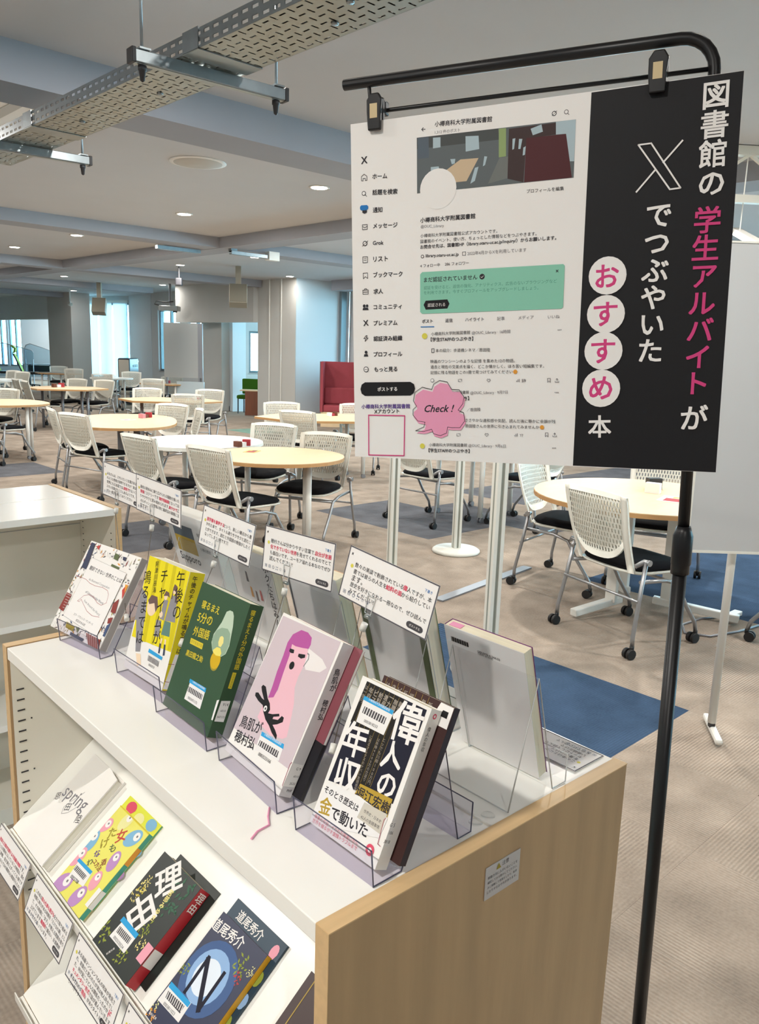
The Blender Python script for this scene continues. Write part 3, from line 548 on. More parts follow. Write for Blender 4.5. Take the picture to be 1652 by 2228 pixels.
for px, dep, lb in ((47, 26.8, 'green and black mesh task chair at the study desk'), (-3, 26.8, 'green and black mesh task chair cut by the left edge')):
    q = g(px, dep); t = thing('task_chair', lb, 'chair', (q.x, q.y, 0), ang+.3, 'green mesh task chairs')
    pts = [(-.02, 0, .50), (-.10, 0, .72), (-.20, 0, .95), (-.26, 0, 1.08)]
    mb = MB()
    for a, b in zip(pts, pts[1:]): mb.bar(a, b, .42, .05, up=(1, 0, .3))
    mb.build('backrest', M_lime, t); fr = MB()
    for s in (-1, 1): fr.tube([(x, s*.22, z) for x, y, z in pts], .025, 6)
    fr.build('back_frame', M_blk, t, True); MB().prism([(-.30, 1.08), (-.20, 1.14), (-.18, 1.26), (-.26, 1.34), (-.36, 1.35), (-.24, 1.24), (-.27, 1.12)], -.15, .15, Matrix.Rotation(R(90), 4, 'X')).build('headrest', M_lime, t)
    MB().box(0, .48, -.24, .24, .42, .50).build('seat', M_blk, t, bevel=.03); MB().tube([(.2, 0, .06), (.2, 0, .42)], .03, 8).build('column', M_blk, t)
    for k in range(5): MB().bar((.2, 0, .08), (.2+.3*math.cos(k*1.257), .3*math.sin(k*1.257), .05), .04, .03).build('base_arm', M_blk, t); MB().tube([(.2+.3*math.cos(k*1.257), .3*math.sin(k*1.257)-.02, .03), (.2+.3*math.cos(k*1.257), .3*math.sin(k*1.257)+.02, .03)], .03, 8).build('caster', M_rub, t)
q = g(84, 28.4); t = thing('study_desk', 'pale study desk with tools beside the green task chair', 'desk', (q.x, q.y, 0), ang); MB().box(-.5, .5, -.3, .3, .70, .73).build('desk_top', M_wb, t)
for a in (-.46, .46):
    for b in (-.26, .26): MB().tube([(a, b, 0), (a, b, .70)], .02, 8).build('leg', M_dark, t)
MB().box(-.3, .45, -.28, -.25, .35, .68).build('modesty_panel', M_navy, t)
for p_, lb in ((.62, 'dark wall socket on the left nook wall'), (-.4, 'dark wall socket on the lit nook wall')):
    a, b = (nb_, na) if p_ > 0 else (nc, nb_); d = (b-a).normalized(); q = (a+d*.28) if p_ > 0 else (b-d*.42); n_ = Vector((-d.y, d.x)); q = q-n_*.008
    t = thing('wall_socket', lb, 'socket', (q.x, q.y, .42), math.atan2(d.y, d.x), 'wall sockets in the nook'); MB().box(-.06, .06, -.012, .004, -.09, .09).build('plate', M_dark, t, bevel=.004); MB().box(-.03, .03, -.015, -.012, -.05, .05).build('outlet', M_wb2, t)
# right hand side: lattice girder and slanted tube light under the ceiling
t = thing('lattice_girder', 'white lattice girder under the ceiling right of the poster', 'girder', (5.75, 2.5, 2.60), math.radians(-40))
MB().box(-1.6, 1.6, -.03, .03, .30, ZC-2.605).build('top_chord', M_cream, t); MB().box(-1.6, 1.6, -.03, .03, 0, .05).build('bottom_chord', M_cream, t)
for k in range(8): a = -1.6+k*.4; s = k % 2; MB().bar((a, 0, .04 if s else .31), (a+.4, 0, .31 if s else .04), .02, .02).build('brace', M_cream, t)
t = thing('strip_light', 'slanted bright strip light above the right whiteboard', 'lamp', (5.81, 2.57, 2.38)); MB().bar((0, 0, .06), (-.49, -.43, -.14), .05, .03).build('housing', M_leg, t); MB().bar((0, 0, .035), (-.49, -.43, -.165), .03, .018).build('tube', mat('tube_glow', '#e8f4ff', .4, emit=3), t)
for a in (.15, .85): MB().tube([(-.49*a, -.43*a, .06-.2*a), (-.49*a, -.43*a, ZC-2.38)], .004, 6).build('hanger', M_leg, t)
# ------------------------------------------------------------------ display bookshelf in front
SO = Vector((.4285, .514, .998)); SM = Matrix.Translation(SO) @ Matrix.Rotation(R(-1.85), 4, 'Z'); ZS = .998
t = thing('display_bookshelf', 'low double sided bookshelf with wooden end panels and white sloping shelves', 'bookshelf', M=SM @ Matrix.Translation((0, 0, -ZS)))
DEP = .507
MB().box(0, DEP, -.0195, 0, 0, ZS+.0015).build('end_panel', M_wood, t, bevel=.0012); MB().box(0, DEP, .9005, .920, 0, ZS+.0015).build('end_panel', M_wood, t, bevel=.0012)
for y0, y1 in ((-.0197, .0002), (.9003, .9202)):
    MB().box(-.0002, DEP+.0002, y0, y1, ZS+.0005, ZS+.0019).build('edge_strip', M_woodtop, t); MB().box(-.0008, .0, y0, y1, .0, ZS+.0015).build('edge_strip', M_woodtop, t)
MB().box(.0005, .251, .001, .8995, ZS-.022, ZS).build('top_board', M_white, t, bevel=.0012); MB().box(.256, DEP-.0005, .001, .8995, ZS-.022, ZS).build('top_board', M_white, t, bevel=.0012)
MB().box(.2512, .2558, .001, .8995, ZS-.022, ZS-.003).build('joint_strip', M_cream, t)
MB().box(.252, .257, .002, .8985, .06, ZS-.022).build('centre_back', M_cream, t); MB().box(.02, DEP-.02, .001, .8995, 0, .06).build('plinth', M_cream, t)
for yy in (.0008, .8965): MB().box(.004, DEP-.004, yy, yy+.0032, .06, ZS-.022).build('inner_liner', M_cream, t)
for zz in (-.344, -.70):
    MB().strip([(-.009, ZS+zz-.001), (.2498, ZS+zz+.209)], .0045, .896, .0022).build('sloping_shelf', M_white, t)
    lp = MB(); lp.strip([(-.0105, ZS+zz-.002), (-.024, ZS+zz-.003), (-.0245, ZS+zz+.014)], .0045, .896, .0018); lp.build('shelf_lip', M_white, t)
    MB().strip([(DEP+.009, ZS+zz-.001), (.2598, ZS+zz+.205)], .0045, .896, .0022).build('sloping_shelf', M_white, t)
for k in range(22):
    z = ZS-.081-.0201*k; MB().box(.011, .024, .8955, .8964, z-.0012, z+.0012).build('slot_hole', M_dark, t)
    if k % 5 == 3: MB().box(.033, .0355, .8955, .8964, z-.001, z+.0015).build('pin_hole', M_dark, t)
    if k % 5 == 3: pass
sl = MB().box(.222, .283, -.0204, -.0197, ZS-.070, ZS-.029).build('caution_sticker', mat('sticker_silver', '#b5b0ad', .4), t)
# second shelf on the left
t = thing('low_bookshelf', 'empty white low bookshelf with wooden ends at the left edge', 'bookshelf', (1.16, 2.458, 0), R(-.6))
MB().box(0, .02, 0, .57, 0, ZS+.0015).build('end_panel', M_wood, t, bevel=.0012); MB().box(-.92, -.90, 0, .57, 0, ZS+.0015).build('end_panel', M_wood, t, bevel=.0012); MB().box(-.0002, .0202, -.0002, .5702, ZS+.0005, ZS+.002).build('edge_strip', M_woodtop, t)
MB().box(-.0002, .0202, -.0008, 0, 0, ZS+.0015).build('edge_strip', M_woodtop, t)
MB().box(-.8995, -.0005, 0, .282, ZS-.022, ZS).build('top_board', M_white, t, bevel=.0012); MB().box(-.8995, -.0005, .287, .57, ZS-.022, ZS).build('top_board', M_white, t, bevel=.0012); MB().box(-.8995, -.0005, .282, .287, ZS-.022, ZS-.003).build('joint_strip', M_cream, t)
MB().box(-.898, -.002, .282, .288, .06, ZS-.022).build('centre_back', M_cream, t); MB().box(-.8995, -.0005, .02, .55, 0, .06).build('plinth', M_cream, t); MB().box(-.899, -.0035, .002, .281, .648, .668).build('inner_shelf', M_white, t); MB().box(-.899, -.0035, .002, .281, .33, .35).build('inner_shelf', M_white, t); MB().box(-.899, -.0035, .2795, .2818, .90, .902).build('panel_joint', M_wb2, t)
MB().box(-.0032, -.0003, .002, .281, .06, ZS-.022).build('inner_liner', M_cream, t)
for k in range(14):
    for y in (.03, .255): MB().box(-.0045, -.0032, y-.003, y+.003, .91-.022*k, .9125-.022*k).build('pin_hole', M_dark, t)
# ------------------------------------------------------------------ acrylic easels on the shelf top
def stand(label, y0, y1, prof, m, em, er=.0009, dx=0):
    t = thing('acrylic_easel', label, 'book stand', M=SM @ Matrix.Translation((dx, 0, .0012)), group='clear acrylic book easels')
    MB().strip(prof, y0, y1, .0018).build('sheet', m, t); e = MB()
    for y in (y0, y1): e.tube([(x, y, z) for x, z in prof], er, 6)
    e.tube([(prof[0][0], y0, prof[0][1]), (prof[0][0], y1, prof[0][1])], er*.8, 6); e.tube([(prof[-1][0], y0, prof[-1][1]), (prof[-1][0], y1, prof[-1][1])], er*.8, 6)
    e.build('edge', em, t, True)
for k, (y0, tk, lb) in enumerate(((.006, .017, 'clear easel facing away behind the dark paperback'), (.192, .026, 'clear easel facing away, second from the near end'), (.378, .024, 'clear easel facing away, third from the near end'), (.564, .020, 'clear easel facing away, fourth from the near end'), (.750, .030, 'clear easel facing away at the far end'))):
    bprof = [(.289, 0), (.331, .158), (.3755, 0), (.386+tk, 0), (.3865+tk, .038)]
    stand(lb, y0, y0+.14, bprof, M_clear, M_edge2)
# printed matter on poster and covers: text (h, v), polygons (p), discs (o), lines (l), in millimetres
PR={
'P':[('p','K',[(390.5,550),(594,551.3),(594,0.2),(383.7,0.9)]),('h','D','小樽商科大学附属図書館',147.9,534.8,241.2,531.5),('h','g','1,312 件のポスト',148,522.5,189.8,521.5),('h','D','←',125.2,529.4,131.8,529.1),('o','D',354.8,528,3.2),('o','W',354.8,528,2.4),('l','D',0.7,[(356.8,526),(359,523.7)]),('o','D',336.8,527.9,3.5),('o','W',336.8,527.9,2.4),('l','D',0.7,[(333.7,525.1),(340.6,531.1)]),('p','b1',[(117.3,517.9),(369.3,515.9),(368.9,434.5),(117.9,433.3)]),('p','b2',[(117.3,517.9),(251.1,516.7),(253.7,500.4),(117.8,500.9)]),('p','b3',[(118.8,517.1),(137.5,516.8),(138.1,485.8),(119.3,485.5)]),('p','b4',[(198.9,511.2),(220.1,509.7),(221.5,490.1),(199.5,488.6)]),('p','b4',[(144.9,514.9),(157.5,514.4),(157.6,499.4),(145,499)]),('p','b5',[(252.2,516.1),(263.6,515.9),(264.5,475.2),(253.1,474.7)]),('p','b6',[(254.2,474.1),(269.1,474.7),(268.6,443.3),(236.4,437.7)]),('p','b7',[(191,477.9),(220.6,477.1),(201.4,444.7),(183,444.6),(164.7,462.6)]),('p','b8',[(268.2,514.3),(339.9,514.7),(340.4,498.1),(295.5,497.3),(292.6,434.8),(267.5,442.3)]),('p','b9',[(295.5,497.9),(355.5,497.4),(366.3,435),(293.8,434.7)]),('p','b4',[(339.8,515.9),(369.3,515.9),(368.9,457.6),(362.5,458.2),(355.5,497.4),(340.4,498.1)]),('p','b4',[(274.2,499.2),(278.6,499.7),(276.8,484.4),(274.1,483.6)]),('p','b4',[(284.3,498.1),(289.5,497.5),(286.9,483.3),(283.5,483.7)]),('p','b4',[(291.3,484.9),(295.1,486.6),(293.9,474.3),(290.5,473.6)]),('p','b4',[(301.8,510.5),(318.2,514.8),(320.7,504.3),(305.4,500.9)]),('p','b4',[(214.9,463.2),(220.8,464.3),(215.2,443.9),(207.7,440.2)]),('p','b4',[(229.9,478.7),(234.6,477.8),(231.3,465.8),(227.8,464.1)]),('p','b4',[(174.2,480),(182.6,479.6),(181.5,472.8),(176.7,472.2)]),('p','b4',[(141.4,471.3),(154.9,471.1),(156.2,463.4),(141.4,462.6)]),('o','W',153.9,437.3,30.9),('h','D','プロフィールを編集',298.2,421.3,354.9,420.6),('h','D','小樽商科大学附属図書館',123.7,391.3,216.5,391.4),('h','g','@OUC_Library',124.2,381.2,164.1,379.8),('h','D','小樽商科大学附属図書館公式アカウントです。',123.8,367.2,253,366.2),('h','D','図書館のイベント、使い方、ちょっとした情報などをつぶやきます。',123.8,358.2,315.4,358.1),('h','D','お問合せ先は、図書館HP（library.otaru-uc.ac.jp/inquiry/）からお願いします。',123.8,349.1,345.8,349.6),('h','D','library.otaru-uc.ac.jp',133.2,334.5,189.5,334),('h','g','2022年4月からXを利用しています',204.3,334.9,299.8,335.1),('h','D','4 フォロー中',123.6,319.9,157.8,320),('h','D','286 フォロワー',166.3,320.2,206.9,320.1),('l','D',0.6,[(196,337.6),(201.4,337.8),(201.4,332.4),(196.1,332.3),(196,337.6)]),('o','D',127.4,334.6,2.8),('o','W',127.4,334.6,1.8),('h','D','X',18.8,493.2,29.9,493.5),('l','D',0.8,[(18.9,461.5),(19,468.3),(23.8,471.5),(28.8,467.9),(28.7,461.6),(25.8,461.6),(25.8,464.8),(21.9,464.9),(21.8,461.5),(18.9,461.5)]),('h','D','ホーム',39,466.5,65.3,465.2),('h','D','話題を検索',38.8,441.6,83.4,439.6),('h','D','通知',39.3,413.7,56.3,413.3),('h','D','メッセージ',39.5,388.4,83.2,387.2),('h','D','Grok',38.7,361.2,57.8,360.7),('h','D','リスト',39.3,335,65.5,335),('h','D','ブックマーク',39,309.7,92,309),('o','D',22.9,441.4,3.7),('o','W',22.9,441.4,2.7),('l','D',0.8,[(25.5,438.9),(28.4,436.1)]),('p','D',[(19.9,416.8),(28.2,416.7),(28.4,410.9),(23.8,408.9),(19.9,411.1)]),('p','c',[(15.7,420.6),(17.9,422.8),(28.5,422.6),(30.9,420.1),(30.6,416.7),(27.9,414.6),(17.8,414.7),(15.7,416.9)]),('l','D',0.8,[(19.6,391.7),(28.7,391.5),(28.6,383.9),(19.8,383.8),(19.6,391.7)]),('l','D',0.8,[(19.6,389.4),(24.1,386.5),(28.7,389.2)]),('o','D',24.1,361.4,4.2),('o','W',24.1,361.4,2.9),('l','D',0.8,[(19.2,357.3),(29.5,365.3)]),('l','D',0.8,[(19.8,339.9),(28.6,339.8),(28.5,330.5),(19.9,330.2),(19.8,339.9)]),('l','D',0.6,[(21.9,336.9),(26.4,336.9)]),('l','D',0.6,[(21.8,334.1),(26.4,334.1)]),('l','D',0.8,[(20.4,304.2),(20.2,313.4),(28.3,313.5),(28.5,304.5),(24.2,307.5),(20.4,304.2)]),('p','t',[(123.6,306.5),(127.1,309.9),(358,310.6),(360.2,307.9),(359.8,246.6),(357.1,244.2),(127.2,243.2),(123.7,246.3)]),('h','D','まだ認証されていません',130.3,297.3,221.4,297.9),('o','D',229.4,298,4.4),('l','W',0.6,[(227.1,297.8),(228.9,296.4),(231.6,299.2)]),('h','D','×',346.9,300.7,350.8,300.8),('h','t2','認証を受けると、返信の強化、アナリティクス、広告のないブラウジングなど',130.3,284.6,349,286.1),('h','t2','を利用できます。今すぐプロフィールをアップグレードしましょう。',130.3,276.7,320.6,277),('p','K',[(129.8,257.4),(133.5,264.1),(171.2,264.9),(174.9,257.9),(171.3,250.3),(133.6,249.6)]),('h','W','認証される',137,256.7,167.6,257.1),('h','D','ポスト',127.2,231.1,145.8,231.3),('h','g','返信',167.8,231.2,180.3,231.4),('h','g','ハイライト',202.1,231.8,233.2,231.9),('h','g','記事',255.3,232,267.6,232.1),('h','g','メディア',289.8,232.5,314.3,232.7),('h','g','いいね',336.7,232.3,354.9,232.5),('l','c',1.4,[(125.1,221.9),(148.2,221.8)]),('h','D','求人',39.3,282.5,56.5,282.5),('h','D','コミュニティ',39.1,256.5,90.6,256.3),('h','D','プレミアム',38.8,230.4,82.6,230.3),('h','D','認証済み組織',38.5,204.3,91.3,204.6),('h','D','プロフィール',38.3,178,91.2,178.4),('h','D','もっと見る',39.4,152.3,82.1,153.2),('l','D',0.8,[(19.2,285.5),(29.3,285.6),(29.2,278.9),(19.4,278.8),(19.2,285.5)]),('l','D',0.8,[(22.3,285.9),(22.8,287.8),(26.2,287.7),(26.5,285.7)]),('l','D',0.8,[(19.4,282.3),(29.2,282.4)]),('o','D',21.6,259.3,2.6),('o','D',27,259.4,2.3),('p','D',[(18.4,252.4),(19.6,256.4),(28.1,256.6),(29.8,252.6)]),('h','D','X',19.6,230.6,29,231.3),('l','D',0.9,[(24.7,209.8),(20.1,204.8),(23.5,204.8),(22.3,200.2),(28.1,205.7),(24.7,205.8),(26.4,209.8),(24.2,209.8)]),('o','D',24.1,181.7,2.6),('p','D',[(19.7,174.3),(20.9,178.4),(26.6,178.6),(28.3,174.8)]),('o','D',23.8,152.6,4.8),('o','W',23.8,152.6,3.7),('h','D','•••',20.9,152.3,26.6,152.5),('p','K',[(12.7,118.7),(15.1,126.5),(21.5,130.4),(106.2,131.5),(112.8,127.7),(114.7,120.4),(112.3,112.6),(106.2,108.7),(21.2,107.1),(14.9,110.9)]),('h','W','ポストする',45.4,118.7,81.9,119.7),('h','v','小樽商科大学附属図書館',14.3,88.5,105.4,90.7),('h','D','Xアカウント',38.7,80.3,85.4,82.2),('l','m',1.8,[(27.8,73.8),(95.7,74.1),(94.4,5.2),(27.3,3.9),(27.8,73.8)]),('o','y2',131.8,207,4.8),('h','D','小樽商科大学附属図書館',143.3,210.2,210.8,211.5),('h','g','@OUC_Library · 16時間',213.4,210.5,277.4,211.1),('h','D','【学生STAFFのつぶやき】',142.8,201.2,216,201.4),('h','g','•••',352.6,212.1,358.6,212.4),('h','D','本の紹介：歩道橋シネマ／恩田陸',151.4,183,244.6,183.3),('l','D',0.8,[(144.4,186),(148.7,186.2),(148.7,180.1),(144.5,179.9),(144.4,186)]),('h','D','映画のワンシーンのような記憶 を集めた12の物語。',142.4,165.3,285.8,165.8),('h','D','過去と現在の交差点を描く、どこか懐かしく、ほろ苦い短編集です。',142.5,156.4,333.1,157.1),('h','D','記憶に残る物語をこの1冊で見つけてみてください',142.5,147,282.6,148.3),('o','or',287,148.1,3.4),('o','g',145.8,134.1,3.2),('o','W',145.8,134.1,2.4),('l','g',0.7,[(191.4,136.2),(191.4,132.3),(195.3,132.3)]),('l','g',0.7,[(197.2,132.3),(197.1,136.2),(193.2,136.2)]),('l','g',0.7,[(243.3,131.7),(240.2,134.8),(241.4,136.8),(243.2,135.6),(244.9,136.8),(246.2,134.9),(243.3,131.7)]),('l','g',0.9,[(289.6,132.3),(289.5,133.8)]),('l','g',0.9,[(291.5,132.3),(291.4,135.7)]),('l','g',0.9,[(293.7,132.4),(293.6,136.6)]),('l','g',0.7,[(339.4,131.6),(339.2,137.7),(343.5,137.9),(343.7,131.8),(341.5,133.7),(339.4,131.6)]),('l','g',0.7,[(351.4,133.7),(351.5,131.8),(357.2,131.9),(357.1,133.7)]),('l','g',0.7,[(354.3,133.5),(354.1,137.7)]),('l','g',0.7,[(352.5,135.8),(354.1,137.7),(355.8,135.8)]),('l','g',0.7,[(189.8,46.2),(189.8,42.2),(193.8,42.3)]),('l','g',0.7,[(195.6,42.3),(195.6,46.4),(191.6,46.2)]),('l','g',0.7,[(241.5,43),(238.4,46.1),(239.7,48.1),(241.5,46.9),(243.2,48.2),(244.6,46.3),(241.5,43)]),('l','g',0.9,[(288.5,44.9),(288.4,46.4)]),('l','g',0.9,[(290.5,44.9),(290.4,48.4)]),('l','g',0.9,[(292.7,45),(292.6,49.4)]),('l','g',0.7,[(338.5,45.4),(338.3,51.7),(342.6,52),(342.8,45.8),(340.6,47.7),(338.5,45.4)]),('l','g',0.7,[(350.4,48),(350.5,46),(356.2,46.2),(356.2,48.1)]),('l','g',0.7,[(353.3,47.8),(353.2,52.1)]),('l','g',0.7,[(351.5,50.1),(353.2,52.1),(354.9,50.2)]),('h','g','59',298.1,134,304.2,134.3),('h','g','77',296.9,46.1,302.6,46.5),('h','D','附属図書館',181.4,114,210.1,115.2),('h','g','@OUC_Library · 9月7日',212.2,113.7,275.4,115.2),('h','D','き】',201.9,104.8,210.2,105.4),('h','D','／恩田陸',206.6,86,230.3,87.4),('h','g','•••',351.1,115.9,357.2,115.9),('h','D','ささやかな違和感や気配。読んだ後に静かに余韻が残',204.2,69.1,354,70),('h','D','恩田陸さんの世界に引き込まれてみませんか',204.3,59.6,328.3,60.3),('o','or',332.7,60.4,3.4),('o','y2',128.3,23.3,4.4),('h','D','小樽商科大学附属図書館',140.3,25.8,208.1,27.6),('h','g','@OUC_Library · 9月6日',210.2,26.7,274.1,27.5),('h','D','【学生STAFFのつぶやき】',139.8,16.5,212.4,17.7),('h','g','•••',350.1,27.7,356.3,28),('p','k',[(117.5,44.9),(132.6,51.7),(134.7,59.9),(121.6,61.7),(112.8,71.7),(112.8,80.6),(119.4,86.6),(113.4,95.9),(116.1,109.8),(129.7,118.8),(146.4,115.1),(149.8,123.9),(160.4,130.2),(173.7,127.8),(181.7,115.4),(194.8,115.1),(203.5,103.3),(201.6,92.1),(193.3,81.3),(203,77.3),(205,63.6),(196.8,52.2),(182.3,51.8),(175.1,52.8),(173.6,42.7),(162.4,37.8),(150.3,40.7),(146.7,48.3),(132.6,44)]),('l','D',0.9,[(115.9,49),(130.9,55.8),(133.1,64),(120,65.7),(111.2,75.7),(111.2,84.7),(117.8,90.6),(111.7,99.9),(114.5,113.9),(128,122.8),(144.8,119.1),(148.2,127.9),(158.8,134.1),(172.1,131.7),(180.1,119.4),(193.2,119),(201.9,107.2),(199.9,96.1),(191.7,85.3),(201.4,81.2),(203.4,67.6),(195.2,56.1),(180.7,55.8),(173.5,56.8),(172,46.7),(160.8,41.8),(148.6,44.8),(145.1,52.3),(130.9,48.1),(115.9,49)]),('h','D','Check !',132.5,86.8,184.8,88.2),('v','W','図書館の',559.7,541.4,561.7,394.2),('v','m','学生アルバイト',560,378.3,559.1,115.5),('v','W','が',558.7,98.8,559.9,63.7),('v','W','でつぶやいた',493.2,385.2,491.1,163),('v','W','本',422,80.8,423.4,47.2),('o','W',424.7,290.4,27.7),('v','m','お',424,306,424.5,273.6),('o','W',424.7,234.2,28),('v','m','す',423.9,251.3,424.5,216.8),('o','W',423.4,179.3,28.4),('v','m','す',422.7,196.3,423.2,161.3),('o','W',422.4,122.7,28.6),('v','m','め',421.6,140.3,422.2,106.3),('l','W',2.2,[(460.3,470.5),(477.9,470.9),(521.2,406.6),(506.8,405.9),(460.3,470.5)]),('l','W',2.4,[(520.3,470.2),(495.7,443.2)]),('l','W',2.4,[(485.5,434.4),(460.6,406.1)])],
'A':[('p','n',[(4.8,170.3),(17.7,169.8),(26.7,119.2),(9.5,120.5)]),('p','r',[(24.4,165.9),(35,170.2),(35.5,160.8)]),('p','gn',[(88.2,165.8),(102.3,164.7),(104,153.9),(89.9,154.9)]),('p','gn',[(92.4,145.2),(118.3,143.9),(116.7,139.6),(92.2,141.1)]),('p','n',[(114.2,164.3),(125.4,164.7),(125.8,157.7),(117.1,158.4)]),('p','rd',[(2.7,67.8),(19.9,66.8),(17.5,33.4),(1.1,35.3)]),('p','r',[(153.5,108.5),(158.7,120.5),(173.9,106.7),(168,93.6)]),('p','or',[(154.7,119.6),(173.3,120.1),(175.2,105)]),('p','rd',[(146.1,80.3),(156.1,92.5),(169.4,66.9),(150.8,65.9)]),('p','rd',[(151.6,54.6),(162.4,59.3),(167.2,49.1),(155.2,45.9)]),('p','bl',[(156.3,42.3),(169.8,49.8),(177.6,23.4),(158.1,23.7)]),('p','rd',[(163.8,32.9),(171.9,38.9),(175.4,30.4)]),('p','rd',[(110.9,16.5),(157.7,16),(165.6,-10.1),(130.2,-7.1)]),('p','ol',[(42,19.6),(71.3,18.5),(73.1,8),(46.7,9.8)]),('p','gn',[(74.2,19.2),(88.2,19.1),(85.7,9.5)]),('p','or',[(163.9,8.2),(173.2,12.8),(175.2,2.1)]),('p','n',[(67.3,6.5),(113.1,5.4),(111.5,-0.8),(68.6,0.9)]),('l','D',0.35,[(18.3,164.6),(23.2,155.1)]),('l','D',0.35,[(27.8,164.3),(34.4,155.1)]),('l','D',0.35,[(37.2,163.9),(45.5,155.2)]),('l','D',0.35,[(46.6,163.6),(51.3,154.2)]),('l','D',0.35,[(55.8,163.3),(62.2,154.2)]),('l','D',0.35,[(65,162.9),(73.1,154.3)]),('l','D',0.35,[(74.1,162.6),(78.7,153.3)]),('l','D',0.35,[(83.2,162.3),(89.4,153.4)]),('l','D',0.35,[(92.2,161.9),(100.1,153.5)]),('l','D',0.35,[(101.1,161.6),(105.5,152.4)]),('l','D',0.35,[(109.9,161.3),(116,152.5)]),('l','D',0.35,[(118.7,161),(126.4,152.6)]),('l','D',0.35,[(127.4,160.7),(131.7,151.6)]),('l','D',0.35,[(136.1,160.4),(142,151.7)]),('l','D',0.35,[(5.4,0.7),(4.9,11.8)]),('l','D',0.35,[(10.9,0.3),(10.4,11.4)]),('l','D',0.35,[(16.3,-0),(15.9,11)]),('l','D',0.35,[(21.8,-0.4),(21.4,10.6)]),('l','D',0.35,[(27.2,-0.7),(26.8,10.3)]),('l','D',0.35,[(32.6,-1),(32.2,9.9)]),('l','D',0.35,[(38,-1.4),(37.6,9.6)]),('l','D',0.35,[(43.3,-1.7),(42.9,9.2)]),('l','W',0.5,[(4.9,65.2),(21.7,64.8)]),('l','W',0.5,[(115.7,16.8),(131.5,-6.7)]),('l','W',0.5,[(6.3,60.2),(23,59.8)]),('l','W',0.5,[(122.6,16.6),(137.6,-6.8)]),('l','W',0.5,[(7.6,55.1),(24.3,54.8)]),('l','W',0.5,[(129.4,16.3),(143.7,-7)]),('l','W',0.5,[(9,50.1),(25.7,49.8)]),('l','W',0.5,[(136.3,16.1),(149.8,-7.2)]),('l','W',0.5,[(10.4,45.1),(27,44.8)]),('l','W',0.5,[(143.1,15.9),(155.8,-7.3)]),('l','W',0.5,[(11.7,40.1),(28.3,39.9)]),('l','W',0.5,[(149.8,15.7),(161.8,-7.5)]),('p','W',[(28.2,143.5),(145.4,138.1),(143.3,17.7),(24.7,27.1)]),('l','D',0.3,[(28.2,143.5),(145.4,138.1),(143.3,17.7),(24.7,27.1),(28.2,143.5)]),('h','D','翻訳できない 世界のことば',35.8,125.4,142.1,122.5),('h','g','An Illustrated Compendium',49.4,104.4,118.1,102.9),('h','g','of Untranslatable Words',56.8,82.4,121.5,74.1),('h','g','from Around the World',64.5,66.7,125.3,53.5),('l','r2',0.7,[(4.4,102.6),(40.3,102.6),(57.7,98.5),(75.6,97.7),(97.7,100),(115.7,98.3),(123.7,92.4),(128.5,77.8),(117.9,70.2),(103.5,71.5),(84.2,78.6),(70,79.1),(56.8,73.9),(50.8,66.3),(45.7,61),(51.8,60.9),(54.4,66.2),(69.2,58.8),(85.9,51.1),(106,47.4),(127.3,50.1)]),('h','D','エラ・フランシス・サンダース',53.4,37.7,119.3,34.3),('h','D','前田まゆみ訳',67.5,29.4,99.2,27.4)],
